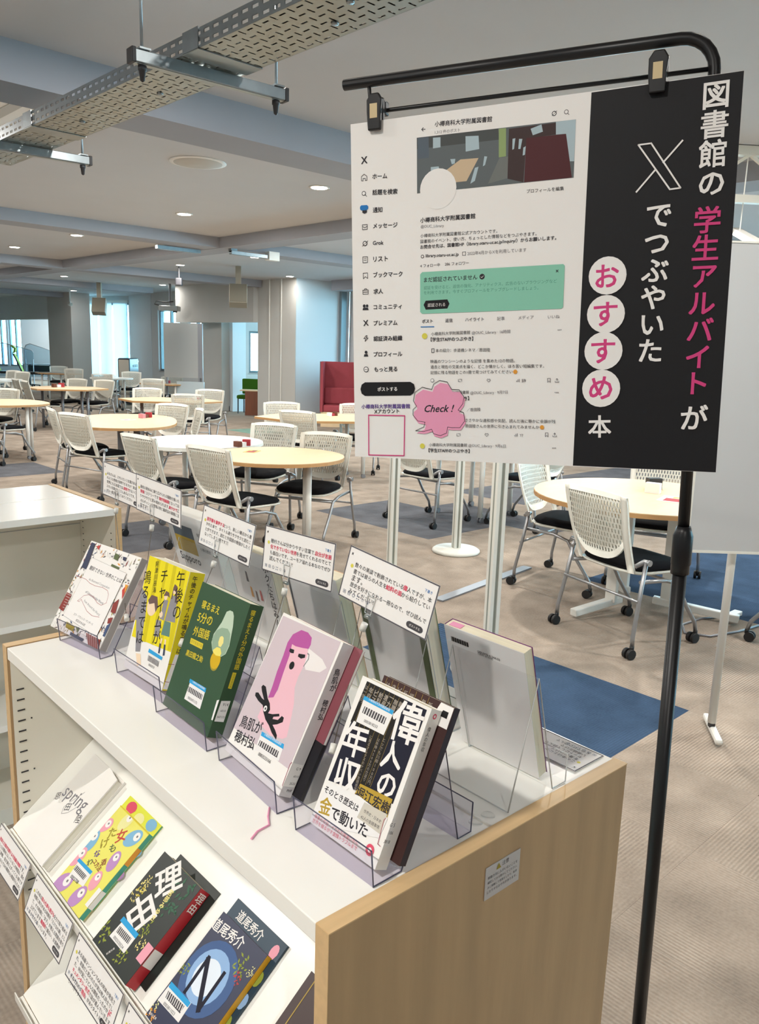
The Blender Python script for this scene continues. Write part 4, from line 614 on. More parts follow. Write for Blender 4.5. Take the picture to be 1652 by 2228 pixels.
'B':[('p','y',[(-0.7,187.2),(133.6,190.2),(140.6,60.4),(3.6,51.5)]),('p','yd',[(25,188.1),(36.7,188.4),(50.1,54.2),(38.7,52.7)]),('p','yd',[(53.2,189.1),(61.6,188.8),(74.6,56.4),(66.4,55.8)]),('p','yd',[(77.6,189.5),(87.2,189.6),(99.8,59),(90.5,58)]),('p','yd',[(104.2,190.5),(117.8,191.4),(129.9,63.1),(116.7,60.9)]),('p','gy',[(-4.5,133.1),(22.2,122.1),(31.7,88.4),(-2.3,77.8),(-4.1,110.5)]),('p','gy',[(4.9,81.4),(30.1,88),(39.9,36),(26,32)]),('p','sk',[(28.7,30.2),(43.3,32.7),(52.5,17.7),(41,12.5)]),('o','sk',43.2,111,14.7),('p','br',[(27.6,118.2),(34.7,128.5),(53,129.5),(61.7,114.7),(57.8,105.3),(48.2,118.2),(33.6,112.9)]),('p','gy',[(93,142.4),(108.7,142.9),(120,104.9),(90.1,100.3)]),('p','tg',[(90.1,100.3),(108.7,101.9),(114,80.4),(89.3,77.7)]),('o','sk',98.9,150.4,5.6),('p','br',[(92.5,153.9),(94.4,160.1),(103.3,158.1),(114.9,132.9),(111.2,132),(101.2,151),(94.6,149.4),(97.2,136.8),(93.5,135.9)]),('p','gy',[(73.9,131.2),(86.7,131.8),(87.2,99.5),(74,99.4)]),('o','sk',77.5,135.4,5.1),('p','br',[(70.2,135.3),(74.1,144.6),(84.3,143.7),(89.3,136.6),(82,138.2)]),('p','gy',[(65.8,95.6),(81.3,98),(83.8,72),(69.8,69.8)]),('o','sk',75.6,106.5,4.9),('p','sk',[(91.8,72.6),(96.4,73.1),(95.9,60.5),(92.6,60.4)]),('p','sk',[(102.5,73.9),(107.1,74.4),(109.6,64.4),(105.8,64.2)]),('p','n',[(90.9,64.1),(95.8,64.8),(97.8,49.5),(93.4,49.1)]),('p','n',[(104.2,66.2),(109.1,66.8),(112.9,50.6),(107.8,49.1)]),('v','K','午後の',104.5,183,120.1,111.4),('v','K','チャイムが',56.8,174.3,81,60.4),('v','K','鳴るまでは',6.3,163.4,31.5,47.3),('v','K','阿津川辰海',27.6,182.6,40.3,133.3),('p','c2',[(65,48.3),(108.8,47),(108,41.8),(64.5,42.3)]),('p','bk',[(67.5,38.2),(101.5,38.3),(102.3,29.8),(68.1,29.9)]),('p','lw',[(68.8,38.2),(70.1,38.2),(70.7,30),(69.4,30)]),('p','lw',[(72.7,38.2),(73.9,38.2),(74.5,30),(73.3,30)]),('p','lw',[(76.5,38.2),(77.7,38.2),(78.3,30),(77.1,30)]),('p','lw',[(80.3,38.2),(81.5,38.2),(82.1,30.1),(80.9,30)]),('p','lw',[(84.1,38.2),(85.3,38.2),(85.9,30.1),(84.7,30.1)]),('p','lw',[(87.9,38.2),(89.1,38.2),(89.7,30.1),(88.4,30.1)]),('p','lw',[(91.6,38.2),(92.8,38.2),(93.4,30.1),(92.2,30.1)]),('p','lw',[(95.4,38.2),(96.6,38.2),(97.1,30.2),(95.9,30.2)]),('p','lw',[(99.1,38.3),(100.3,38.3),(100.8,30.2),(99.6,30.2)]),('h','D','0003737',74.5,25.2,93.1,25)],
'Bs':[('v','D','午後のチャイムが鳴るまでは',11.4,181.3,13.2,58.9),('p','W',[(8.2,57.1),(30.1,58.1),(32.1,-4.6),(1.1,2.4)]),('l','pk',0.8,[(10.5,41.7),(-1.8,41.7),(0.5,14.6),(9,13.1)])],
'C':[('h','yl','寝るまえ',17.6,159.2,67,161.1),('h','yl','5分の',17.8,139.9,57.3,142.9),('h','yl','外国語',18.2,118.4,61.3,122.9),('p','yl',[(17.8,106.9),(53.3,108.4),(54.3,100.1),(19.2,98.8)]),('h','ol','語学書書評集',20.3,103.1,52.6,104.3),('h','yl','黒田龍之助',17.6,84.7,64.2,88),('p','pg',[(84.4,164.6),(91.2,168.4),(99.2,168.6),(104.6,163.6),(110.2,150.1),(116.1,124),(113.7,111.5),(105.5,105.2),(92.9,102.4),(80,106.6),(71.9,116.2),(70.8,127.9),(81,148.4)]),('p','pg2',[(75,134.6),(85.3,141.4),(100,143.9),(109.8,139.2),(115,125.8),(112,111),(105.2,105.7),(92.6,102.9),(79.4,107.5),(70.7,121.3)]),('p','yk',[(88.1,128.6),(92.4,131.5),(97.3,130.2),(100.3,123.5),(97.4,116.7),(91.6,116.1),(88,121)]),('o','ol',95.4,92.4,10.5),('o','go',94.6,97,12.4),('p','yk2',[(82,108.3),(88.7,114.1),(97.4,115.1),(103.5,109.4),(102.6,104.9),(92.6,102.9),(83.1,104.8)]),('p','lw',[(51.8,53.1),(94.6,55),(96.1,26.3),(50.5,25.6)]),('p','c2',[(48.9,54.9),(94.9,56.2),(96.2,50.2),(49.7,49.6)]),('h','W','小樽商科大学附属図書館',57.1,53.4,92,54.1),('p','bk',[(51.7,44.8),(91.4,45.8),(92.6,38.4),(52.8,37.4)]),('p','lw',[(53.2,44.8),(54.7,44.9),(55.8,37.5),(54.3,37.5)]),('p','lw',[(57.7,45),(59.2,45),(60.3,37.7),(58.8,37.6)]),('p','lw',[(62.2,45.1),(63.7,45.1),(64.7,37.8),(63.3,37.8)]),('p','lw',[(66.7,45.2),(68.1,45.2),(69.2,37.9),(67.7,37.9)]),('p','lw',[(71.1,45.3),(72.5,45.3),(73.6,38.1),(72.1,38)]),('p','lw',[(75.5,45.4),(76.9,45.5),(78,38.2),(76.5,38.2)]),('p','lw',[(79.9,45.5),(81.3,45.6),(82.3,38.4),(80.9,38.3)]),('p','lw',[(84.2,45.7),(85.6,45.7),(86.7,38.5),(85.3,38.4)]),('p','lw',[(88.6,45.8),(90,45.8),(91,38.6),(89.6,38.6)]),('h','D','0003471173',58.9,30.5,84.7,30.9),('p','lw',[(128.1,50.5),(137.5,52.9),(136.6,23.9),(129.5,23.4)])],
'Cs':[('v','yl','寝るまえ5分の外国語',8.6,181.4,10.8,96.8),('p','yl',[(6.8,92.6),(13.1,92.6),(13.1,69.6),(7.2,70)]),('v','ol','語学書書評集',10.4,90.9,10.5,70.9),('p','lw',[(3.3,51.7),(18.1,53.2),(17.8,23.1),(2.6,22.8)]),('h','D','914',7.6,46.9,16.6,47.6),('h','D','6010',7.1,38.2,15.4,38.6),('h','D','347173',4.4,29.3,16.8,29.6)],
'D':[('p','mv',[(2.4,189.8),(135.4,193.4),(137.8,32.1),(-0.4,30.1)]),('p','wh',[(82.4,168),(115.3,164.4),(129.9,157.7),(120.6,148.8),(92.7,142.9),(82.3,151.3)]),('p','ps',[(41.6,162.5),(77.6,168.9),(85,161.7),(86.6,145.6),(85.1,130.8),(87,117.3),(98.6,99.3),(104.1,83.9),(111,61.4),(104.4,56.5),(80.4,51.4),(56.2,53.6),(39.3,60.2),(40.7,83.8),(57.7,102.1),(53.2,124.7),(45.2,146.4)]),('p','mg',[(52.5,184.1),(67.6,185.2),(79.3,181.5),(82.9,173),(81.9,167.3),(70.2,164.8),(54.9,162.4),(45.9,162.6),(50.5,148.1),(53.2,124.7),(56.2,103.9),(54.3,92.4),(44.1,88.1),(42.7,104),(39.4,122.4),(38.1,144.1),(35.5,161.8),(39.3,174.2)]),('p','K',[(45.7,156.6),(55.2,157.6),(57,153.3),(50.9,151.9),(46.3,152.9)]),('p','K',[(67.1,156.2),(80.7,159.1),(82.3,155.5),(75.5,152),(67.7,152.5)]),('o','K',63.5,138.8,5.2),('l','gy',1.6,[(83.8,161.9),(87.4,161.3),(90.1,156.2),(87.8,149.5),(86.6,145.6)]),('p','K',[(23,98.5),(30.1,98.3),(43.6,87.3),(52.5,83.3),(58.1,77),(57.2,71.9),(66.5,74.2),(78.8,79.5),(81.4,77),(70.4,72.2),(70.5,69.3),(81.3,72.2),(85.6,79.2),(90.8,78.8),(92.1,73.5),(83.2,67.1),(75.2,63.4),(84.4,60),(91.9,56),(93.8,51),(79.9,54.7),(69.2,59.9),(57.2,63.5),(46.2,70.1),(40,76.3),(27.2,77.6),(15.8,80.8),(14.3,84.6),(19.8,86.6),(32.1,83.1),(38.1,82.8),(25.9,90.7),(21.1,95.1)]),('o','lw',47.7,74.7,3.8),('o','D',48.1,74.7,1.6),('h','D','鳥肌が',9,43.6,58.1,51.3),('h','D','穂村弘',10.1,24.4,57.2,30.2),('p','lw',[(60.2,47.4),(111.7,52.6),(114.9,32.4),(61.6,24.9)]),('p','c2',[(60.3,48.7),(111.7,52.6),(113.8,47.2),(61.5,43.8)]),('h','W','小樽商科大学附属図書館',67.6,48,106.9,50.6),('p','bk',[(64,38.6),(107.8,41.9),(109.2,34.2),(64.1,31.9)]),('p','lw',[(65.7,38.8),(67.3,38.9),(67.4,32.1),(65.8,32)]),('p','lw',[(70.7,39.1),(72.3,39.3),(72.4,32.5),(70.8,32.4)]),('p','lw',[(75.6,39.5),(77.2,39.6),(77.4,32.9),(75.8,32.8)]),('p','lw',[(80.6,39.9),(82.2,40),(82.3,33.3),(80.7,33.2)]),('p','lw',[(85.5,40.2),(87.1,40.3),(87.2,33.7),(85.6,33.5)]),('p','lw',[(90.3,40.6),(91.9,40.7),(92,34),(90.5,33.9)]),('p','lw',[(95.2,40.9),(96.7,41),(96.8,34.4),(95.3,34.3)]),('p','lw',[(100,41.3),(101.5,41.4),(101.6,34.8),(100.1,34.7)]),('p','lw',[(104.7,41.6),(106.2,41.7),(106.3,35.2),(104.8,35)]),('h','D','0003533166',72,24,101.3,25.4),('l','pk',0.8,[(139.1,41),(137,38.4),(139,12.8),(143.3,11.9)])],
'Ds':[('v','D','鳥肌が',8.2,162.2,13.4,134.9),('v','D','穂村弘',10.4,122.8,13,97.8),('p','lw',[(0.7,41),(16.8,41.1),(16.8,13.2),(0.7,12.2)]),('h','D','G 9',8.7,35.2,15.5,35.6),('h','D','6010',9.4,25.9,16.8,26.5),('h','D','3533',8.1,16.6,16,17.4),('h','D','PHP',8.4,8,15.8,8.5)],
'E':[('p','nk',[(9.3,168.4),(103.6,168.6),(102.5,66.6),(5.2,50.5)]),('p','dk',[(9.3,168.4),(69.2,167.3),(66.1,67),(42.6,64.3),(39.1,118.9),(6.5,119.7)]),('l','gold',0.25,[(14.6,167.6),(12.8,115.7)]),('v','gt','は一億円',12,163.9,10.8,143.9),('l','gold',0.25,[(22.8,167.6),(21,116)]),('v','gt','年収は',20.3,164,19.1,144.1),('l','gold',0.25,[(31,167.7),(29.2,116.4)]),('v','gt','ビス一',28.5,164,27.3,144.3),('l','gold',0.25,[(39.1,167.7),(37.2,116.8)]),('v','gt','給料は',36.6,164.1,35.4,144.5),('l','gold',0.25,[(47,167.8),(43.3,66.9)]),('v','gt','遺産は',44.6,164.2,43.4,144.7),('l','gold',0.25,[(54.9,167.8),(51.1,67.6)]),('v','gt','一九二',52.4,164.2,51.3,144.9),('l','gold',0.25,[(62.6,167.8),(58.8,68.3)]),('v','gt','無職で',60.2,164.3,59,145),('l','gold',0.25,[(70.3,167.9),(66.4,69)]),('v','gt','新渡戸',67.9,164.4,66.7,145.2),('v','gt','に見るマルクスのヤバい金銭感覚',43.1,117.2,47.4,56.8),('v','gt','は年俸4500万の仕送り',54.8,118.5,54.9,70.7),('v','gt','ヒッでも川柳100万円',62.3,121.5,62.6,70.8),('v','W','偉',81.9,168.1,86.3,126.7),('v','W','人の',76.1,123.7,89.1,68.8),('v','W','年収',21.1,123,32.2,48),('p','lw',[(13.9,150.4),(62.1,150.3),(59.5,124.1),(14.7,122.8)]),('p','c2',[(13.6,152.5),(61.5,152.4),(61.4,147.8),(13,148)]),('h','W','小樽商科大学附属図書館',21.4,151.4,55.9,150.7),('p','bk',[(19,142.2),(55.1,142.3),(55,134.5),(18.6,134.5)]),('p','lw',[(20.4,142.2),(21.7,142.2),(21.3,134.5),(20,134.5)]),('p','lw',[(24.5,142.2),(25.8,142.2),(25.4,134.5),(24.1,134.5)]),('p','lw',[(28.6,142.2),(29.9,142.2),(29.5,134.6),(28.1,134.5)]),('p','lw',[(32.7,142.2),(34,142.2),(33.5,134.6),(32.2,134.6)]),('p','lw',[(36.7,142.2),(38,142.2),(37.5,134.6),(36.2,134.6)]),('p','lw',[(40.7,142.2),(42,142.2),(41.5,134.7),(40.2,134.7)]),('p','lw',[(44.7,142.3),(46,142.3),(45.5,134.7),(44.2,134.7)]),('p','lw',[(48.6,142.3),(49.9,142.3),(49.4,134.8),(48.2,134.7)]),('p','lw',[(52.6,142.3),(53.8,142.3),(53.4,134.8),(52.1,134.8)]),('h','D','0003818233',25.6,128,47.3,128.6),('p','gold2',[(51.6,66.6),(100.4,70.7),(101.7,51),(47.9,48.5)]),('h','D','堀江宏樹',50,57.9,101.4,60),('p','lw',[(6.6,49.4),(57.1,54.7),(102.8,51.5),(100.4,29.2),(-2.3,-1.2)]),('h','D','そのとき歴史は',4.9,41,61.1,42.8),('h','gold2','金',6,23.4,24,27.1),('h','D','で動いた',25.9,23.7,83.3,28.2),('p','gy2',[(66.1,52.4),(100.6,54.6),(100.5,33.3),(63.3,34.4)]),('h','D','世界史・日本史',69.4,44.5,96.3,44.5),('h','D','42人の金銭事情',68,37.6,96.4,38.5),('h','m2','偉業の収益／イカれた金遣いから',4.4,9.6,76.8,11.8),('h','m2','世界を揺るがす金銭トラブルまで',3.9,4.4,77.9,6.7),('o','m2',94.5,13.8,5.9),('o','lw',94.5,13.8,2.6),('l','m2',1.2,[(94.7,13.4),(99.9,10.4)]),('l','pk',0.8,[(100.5,50.5),(99,47.7),(101.7,23.8),(105.7,23.2)])],
'Es':[('v','D','偉人の年収',7.2,153,8.2,126.3),('o','m2',8.9,164.7,3),('o','W',8.9,164.7,1.5),('p','lw',[(-7.1,54),(7.3,52.7),(7.1,24.5),(-6.7,25.1)]),('h','D','G 5',-1.3,47.5,6.5,47.1),('h','D','186',1.6,39.2,7.8,39),('h','D','3818',-1.8,30.1,7.6,29.4)],
'la':[('h','g','spring',-100.1,96.7,-17.9,102.9),('h','D','恩',-111.3,80.5,-99.6,87.8),('h','D','田',-64.1,81.5,-53,87.2),('h','D','陸',-17.9,81.8,-4.8,87.5)],
'lb':[('o','pk2',2.4,112.9,15.3),('o','ye2',39.6,139.7,15.7),('o','lb',3,82.4,16.8),('o','lb',81.3,129.5,17.2),('o','pk2',3.5,52.5,16),('o','pu',81.3,86.7,14.8),('o','pu',17,11.4,19.5),('o','pu',68.4,16,16.9),('o','pk2',77.7,49.5,13.8),('h','r','女',45.9,112.7,61.4,128),('h','gn','も',53.1,93.6,62.2,103.1),('h','ol','た',24.9,108.4,36.7,119.4),('h','ol','け',27.9,89,38.6,100.6),('h','v','な',33.3,71.3,39.2,81.4),('h','gn','わ',33.2,55.4,39.1,65.4),('h','rd','酒',59.6,71.3,67.2,78.9),('h','rd','ユ方法',41.5,66.8,69.4,64.5),('p','lw',[(12.2,49.3),(59.1,53.2),(64.3,30.9),(17.7,24.1)]),('p','c2',[(8.6,52.5),(57.8,54.7),(58.1,49.3),(8.5,47.2)]),('p','bk',[(15.9,43.4),(53.5,44.5),(53.5,36.7),(15.9,35.5)]),('p','lw',[(17.3,43.4),(18.7,43.5),(18.7,35.6),(17.4,35.5)]),('p','lw',[(21.6,43.6),(23,43.6),(23,35.7),(21.6,35.7)]),('p','lw',[(25.8,43.7),(27.2,43.7),(27.2,35.8),(25.8,35.8)]),('p','lw',[(30,43.8),(31.4,43.8),(31.4,36),(30,35.9)]),('p','lw',[(34.2,43.9),(35.6,44),(35.6,36.1),(34.2,36.1)]),('p','lw',[(38.4,44),(39.8,44.1),(39.7,36.3),(38.4,36.2)]),('p','lw',[(42.6,44.2),(43.9,44.2),(43.9,36.4),(42.5,36.3)]),('p','lw',[(46.7,44.3),(48,44.3),(48,36.5),(46.6,36.5)]),('p','lw',[(50.8,44.4),(52.1,44.4),(52.1,36.7),(50.7,36.6)]),('h','D','0003708',22.5,26.8,48,29.2)],
'lc':[('o','yk',9.1,78.9,7.4),('o','yl',13.2,89,6.7),('o','yk',14.7,97.6,7.4),('o','yk',15.1,107,6.7),('o','ol2',8.2,18.9,13.1),('o','ol2',72.4,62.8,9.9),('o','yk',84.5,46.1,7.8),('o','ol2',70.2,16.1,10.6),('o','tg2',81.4,134.8,18.6),('o','tg2',86.5,102.9,16.8),('h','W','理',34.1,107.6,60.7,146),('h','W','由',36.8,51.1,51,91.9),('v','yk','宮部みゆき',67.8,121.9,72.5,75),('h','W','新潮文庫',42.9,3.7,48.6,16.8),('p','lw',[(26,48.3),(69.2,51.1),(70.3,22),(23.5,20.8)]),('p','c2',[(21.2,51.2),(69.9,51.6),(70.1,44.5),(20.6,43.8)]),('p','bk',[(27.9,39.5),(63,41.3),(64.7,32.8),(29.8,30.8)]),('p','lw',[(29.3,39.6),(30.6,39.6),(32.4,30.9),(31.2,30.9)]),('p','lw',[(33.2,39.8),(34.5,39.9),(36.4,31.2),(35.1,31.1)]),('p','lw',[(37.2,40),(38.5,40.1),(40.3,31.4),(39,31.3)]),('p','lw',[(41.1,40.2),(42.4,40.3),(44.2,31.6),(42.9,31.5)]),('p','lw',[(45,40.4),(46.3,40.5),(48.1,31.8),(46.8,31.7)]),('p','lw',[(48.9,40.6),(50.2,40.7),(51.9,32),(50.7,32)]),('p','lw',[(52.8,40.8),(54,40.8),(55.8,32.3),(54.5,32.2)]),('p','lw',[(56.6,41),(57.9,41),(59.6,32.5),(58.4,32.4)]),('p','lw',[(60.5,41.2),(61.7,41.2),(63.4,32.7),(62.2,32.6)]),('h','D','0003330534',32.2,24.9,62.2,25.3)],
'ld':[('o','sb0',49.2,82.8,46.8),('o','sb',47.7,84,34.2),('o','sw',46.3,82,23.2),('o','ol2',83.5,124.1,11.2),('o','r',88.8,108.1,6.8),('o','ye2',101.2,124.5,5.3),('o','ye2',1.4,15.1,6.7),('o','ol2',7.1,69.2,8.1),('o','or',8,2.3,7.9),('h','W','道尾秀介',-3,134,64.7,140.9),('l','nk',5.5,[(31.6,52),(29,100.8)]),('l','nk',7.5,[(29.5,98.9),(68.9,51)]),('l','nk',5.5,[(68.9,51),(67,101.7)]),('p','lw',[(2.2,46.1),(52.1,50.4),(54.3,24.8),(1.9,21.9)]),('p','c2',[(1.7,48),(51.4,50),(51.5,43.7),(3.1,41.2)]),('p','bk',[(7.2,38.4),(45.7,42),(47.2,32.5),(10.3,30.6)]),('p','lw',[(8.7,38.5),(10.1,38.7),(13.2,30.9),(11.8,30.7)]),('p','lw',[(13.1,38.9),(14.5,39.1),(17.5,31.3),(16.1,31.2)]),('p','lw',[(17.4,39.4),(18.8,39.5),(21.8,31.7),(20.4,31.6)]),('p','lw',[(21.8,39.8),(23.1,39.9),(26.1,32.2),(24.7,32)]),('p','lw',[(26,40.2),(27.4,40.3),(30.3,32.6),(29,32.5)]),('p','lw',[(30.3,40.6),(31.7,40.7),(34.6,33),(33.2,32.9)]),('p','lw',[(34.6,41),(35.9,41.1),(38.8,33.4),(37.4,33.3)]),('p','lw',[(38.8,41.4),(40.1,41.5),(43,33.9),(41.6,33.7)]),('p','lw',[(43,41.8),(44.3,41.9),(47.1,34.3),(45.8,34.1)]),('h','D','0003811023',13.8,25.4,40.7,27.1),('h','W','集英社文庫',3.1,5.4,20.1,7.1)],
}
PAL = dict(K='#131317', D='#2b2930', W='#ece9e6', g='#77757a', b1='#5d6466', b2='#474b4b', b3='#55606a', b4='#a9bcc4', b5='#8ca06a', b6='#6f7370', b7='#c9b294', b8='#3c2c2c', b9='#4c1f24', c='#1f73b8', t='#86c4ac', t2='#4d8673', m='#d0407e', v='#5b3f8c', y2='#d8cf55', k='#e79ab9', n='#3a4058', r='#c0453c', gn='#5f6b45', rd='#8a3a34', bl='#44557a', ol='#9b8b2f', r2='#a33d45', y='#e6d61c', yd='#cfbf14', gy='#8d8b90', sk='#ecd3b4', br='#6d5650', tg='#5f8178', c2='#2f9fd8', bk='#4a484c', lw='#e8e6e4', pk='#a05060', yl='#d6c22f', pg='#b9cbb5', pg2='#8fa890', yk='#e9dc8a', yk2='#e8d96a', go='#cda81a', mv='#cbbcc2', wh='#e6e0de', ps='#e6b6c2', mg='#b3539a', nk='#17182b', dk='#1d1a17', gold='#b59a4f', gold2='#b39536', gt='#9d9488', gy2='#c9c3b6', m2='#d84f68', pk2='#e7a0b0', ye2='#e6e2a0', lb='#7fb3d4', pu='#b98cc0', ol2='#8f9b3a', tg2='#3f6650', sb='#8fb2dc', sw='#dfe9f5')
PAL['or'] = '#e09a3a'; PAL['sb0'] = '#45608f'
def ink(c): return mat('ink_'+c, PAL[c], .6, spec=.3)
JOBS = []; ART = {}
def face(root, Mx):                                       # the part of a thing that carries the print
    want = ('spine',) if abs(Mx[2][0]+1) < 1e-6 else ('front_cover', 'card_board', 'poster_board', 'caution_sticker', 'back_cover')
    if root.name.startswith(('paperback', 'green_edged', 'peach', 'white_storybook', 'photo_magazine')): want = ('back_cover',)
    for wn in want:
        for ch in root.children:
            if ch.name.split('.')[0] == wn: return ch
    return root
def art(parent, col, polys, n, Mx):                       # flat printed shapes, gathered per surface and colour
    parent = face(parent, Mx); mb = ART.setdefault((parent.name, col), (parent, col, MB()))[2]
    for pl in polys:
        k = len(mb.v); mb.v += [tuple(Mx @ Vector((p[0], p[1], n))) for p in pl]
        for tri in tessellate_polygon([[Vector((p[0], p[1], 0)) for p in pl]]):
            a, b, c = tri; ar = (pl[b][0]-pl[a][0])*(pl[c][1]-pl[a][1])-(pl[c][0]-pl[a][0])*(pl[b][1]-pl[a][1])
            mb.f.append((k+a, k+b, k+c) if ar > 0 else (k+a, k+c, k+b))
def text(parent, col, s, p0, p1, n, Mx, vert=False, bold=.012):
    c = bpy.data.curves.new('txt', 'FONT'); c.resolution_u = 2; c.size = 1
    if vert: c.body = '\n'.join('｜' if ch == 'ー' else ch for ch in s); c.align_x = 'CENTER'; c.space_line = 1.0
    else: c.body = s
    if s == 'Check !': c.shear = .35
    o = bpy.data.objects.new('txt', c); COL.objects.link(o); JOBS.append((o, parent, col, p0, p1, n, Mx, vert, bold))
def stroke(pts, w):
    out = []
    for (a, b), (c, d) in zip(pts, pts[1:]):
        L = math.hypot(c-a, d-b) or 1e-6; ux, uy = (c-a)/L*w/2, (d-b)/L*w/2; out.append([(a-ux*.6+uy, b-uy*.6-ux), (c+ux*.6+uy, d+uy*.6-ux), (c+ux*.6-uy, d+uy*.6+ux), (a-ux*.6-uy, b-uy*.6+ux)])
    return out
def prints(key, parent, w, h, Mx=Matrix(), bold=.012, u0=0, base=.0002, step=.000010, clamp=True):
    cl = (lambda p: (min(max(p[0]/1000, u0), w), min(max(p[1]/1000, 0), h))) if clamp else (lambda p: (p[0]/1000, p[1]/1000))
    for i, e in enumerate(PR[key]):
        n = base+step*i; kd, c = e[0], e[1]
        if kd in 'hv': text(parent, c, e[2], (e[3]/1000, e[4]/1000), (e[5]/1000, e[6]/1000), n, Mx, kd == 'v', bold)
        elif kd == 'p': art(parent, c, [[cl(p) for p in e[2]]], n, Mx)
        elif kd == 'o' and key in ('lc', 'ld') and c in ('yk', 'yl', 'ol2', 'tg2', 'ye2', 'r', 'or'):      # foliage: a scatter of small leaves
            rn = random.Random(i); r = e[4]/1000
            for q in range(16):
                a, rr, th = rn.random()*6.283, r*1.25*math.sqrt(rn.random()), rn.random()*6.283; x, y = e[2]/1000+rr*math.cos(a), e[3]/1000+rr*math.sin(a); l_, w_ = r*(.18+.22*rn.random()), r*.13
                art(parent, c, [[cl(((x+l_*math.cos(th)*k1-w_*math.sin(th)*k2)*1000, (y+l_*math.sin(th)*k1+w_*math.cos(th)*k2)*1000)) for k1, k2 in ((-1, 0), (0, -1), (1, 0), (0, 1))]], n, Mx)
        elif kd == 'o' and key == 'lb':                       # round dolls
            r = e[4]; th = .8+.5*(i % 3)
            for (cc_, f1, f2, dx) in ((c, 1.15, .78, 0), ('W', .42, .42, .45), ('g', .12, .12, .5)):
                art(parent, cc_, [[cl((e[2]+r*dx*math.cos(th)+r*(f1*math.cos(q*.3142)*math.cos(th)-f2*math.sin(q*.3142)*math.sin(th)), e[3]+r*dx*math.sin(th)+r*(f1*math.cos(q*.3142)*math.sin(th)+f2*math.sin(q*.3142)*math.cos(th)))) for q in range(20)]], n+f2*-1e-5+1e-5, Mx)
        elif kd == 'o': art(parent, c, [[cl((e[2]+e[4]*math.cos(q*.2618), e[3]+e[4]*math.sin(q*.2618))) for q in range(24)]], n, Mx)
        elif kd == 'l': art(parent, c, [[cl((x*1000, y*1000)) for x, y in q] for q in stroke([(x/1000, y/1000) for x, y in e[3]], e[2]/1000)], n, Mx)
I4 = Matrix()
SPINE = lambda w: Matrix(((0, 0, 1, w), (0, 1, 0, 0), (-1, 0, 0, 0), (0, 0, 0, 1)))
def book(name, label, M, w, h, t, cov, spine=None, page=M_page, back=None, group=None, hard=False, u0=0):
    o = thing(name, label, 'book', M=M, group=group); c = .0012 if hard else .0006; ins = .003 if hard else .0008
    MB().box(u0, w, 0, h, -c, 0).build('front_cover', cov, o); MB().box(u0, w, 0, h, -t, -t+c).build('back_cover', back or cov, o)
    MB().box(w-c, w, 0, h, -t+c, -c).build('spine', spine or cov, o); MB().box(u0+ins, w-c, ins, h-ins, -t+c, -c).build('page_block', page, o)
    return o
def cv(n, h, r=.45): return mat('cover_'+n, h, r)
def BM(l, y, t, r): return pose(SM @ Vector(l), y, t, r)
GB = 'books on the front row of easels'
bA = book('illustrated_book', 'white hardcover with colourful doodle border at the far end of the shelf', BM((.0874, .929, .0140), 7.1, 30.7, -1.0), .164, .173, .016, cv('white', '#ece9e4'), cv('greyspine', '#a19c98'), M_pageW, group=GB, hard=True); prints('A', bA, .164, .173, base=.0012)
rn = random.Random(9)
for k in range(330):                                      # doodled border around the title panel
    x, y = rn.random()*.16+.002, rn.random()*.169+.002
    if .030 < x < .134 and .022 < y < .148: continue
    th = rn.random()*6.28 if k % 3 else R(90); l_, w_ = .002+.005*rn.random(), .0004+.0011*rn.random()
    art(bA, rn.choice(['D', 'g', 'g', 'rd', 'n', 'ol', 'gn', 'br', 'bl', 'or']), [[(min(max(x+l_*math.cos(th)*a-w_*math.sin(th)*b, .0005), .1635), min(max(y+l_*math.sin(th)*a+w_*math.cos(th)*b, .0005), .1725)) for a, b in ((-1, 0), (0, -1), (1, 0), (0, 1))]], .0003+k*1e-6, I4)
bB = book('yellow_novel', 'yellow paperback novel with drawn students on the cover', BM((.1141, .6741, .0115), -.33, 16.31, .3), .128, .187, .028, cv('white', '#ece9e4'), cv('yellow', '#e2d21c'), group=GB); prints('B', bB, .128, .187, bold=.0); prints('Bs', bB, .028, .187, SPINE(.128))
bC = book('green_book', 'dark green paperback with yellow lettering and a lamp drawing', BM((.0972, .5029, .0120), -2.58, 21.25, .13), .133, .189, .023, cv('green', '#2f4f33'), group=GB); prints('C', bC, .133, .189); prints('Cs', bC, .023, .189, SPINE(.133))
bD = book('pale_novel', 'pale mauve book showing a pink haired figure with a black rabbit', BM((.0962, .3265, .0128), -6.37, 27.46, .7), .140, .194, .018, cv('white', '#ece9e4'), cv('silver', '#cfccce'), group=GB); prints('D', bD, .140, .194); prints('Ds', bD, .018, .194, SPINE(.140))
bE = book('dark_paperback', 'black and white paperback with huge white lettering, nearest of the front row', BM((.0830, .1221, .0135), -.77, 24.98, -.5), .109, .172, .018, cv('white', '#ece9e4'), group=GB); prints('E', bE, .109, .172, bold=.017); prints('Es', bE, .018, .172, SPINE(.109))
M_obi = cv('obi', '#15131a'); M_redb = cv('redboard', '#8a4a54')
bD2 = book('pale_novel', 'second copy with a dark paper band peeking out behind the pale mauve book', bD.matrix_world @ Matrix.Translation((.016, .004, -.0195)), .140, .190, .0045, M_redb, cv('white', '#ece9e4'), group=GB)
MB().box(-.0003, .1403, .0, .070, -.0048, .0003).build('paper_band', M_obi, bD2)
E2 = bE.matrix_world @ Matrix.Translation((.013, .0105, -.0195))
bE2 = book('dark_paperback', 'second copy of the dark paperback peeking out behind the first', E2, .109, .170, .010, cv('brown', '#3a1d1b'), cv('dark', '#17182b'), group=GB)
art(bE2, 'W', [[(.083, .146), (.1085, .146), (.1085, .1695), (.090, .1695)]], .0003, I4); art(bE2, 'K', [[(.094, .156), (.104, .156), (.104, .163), (.096, .163)]], .0005, I4)
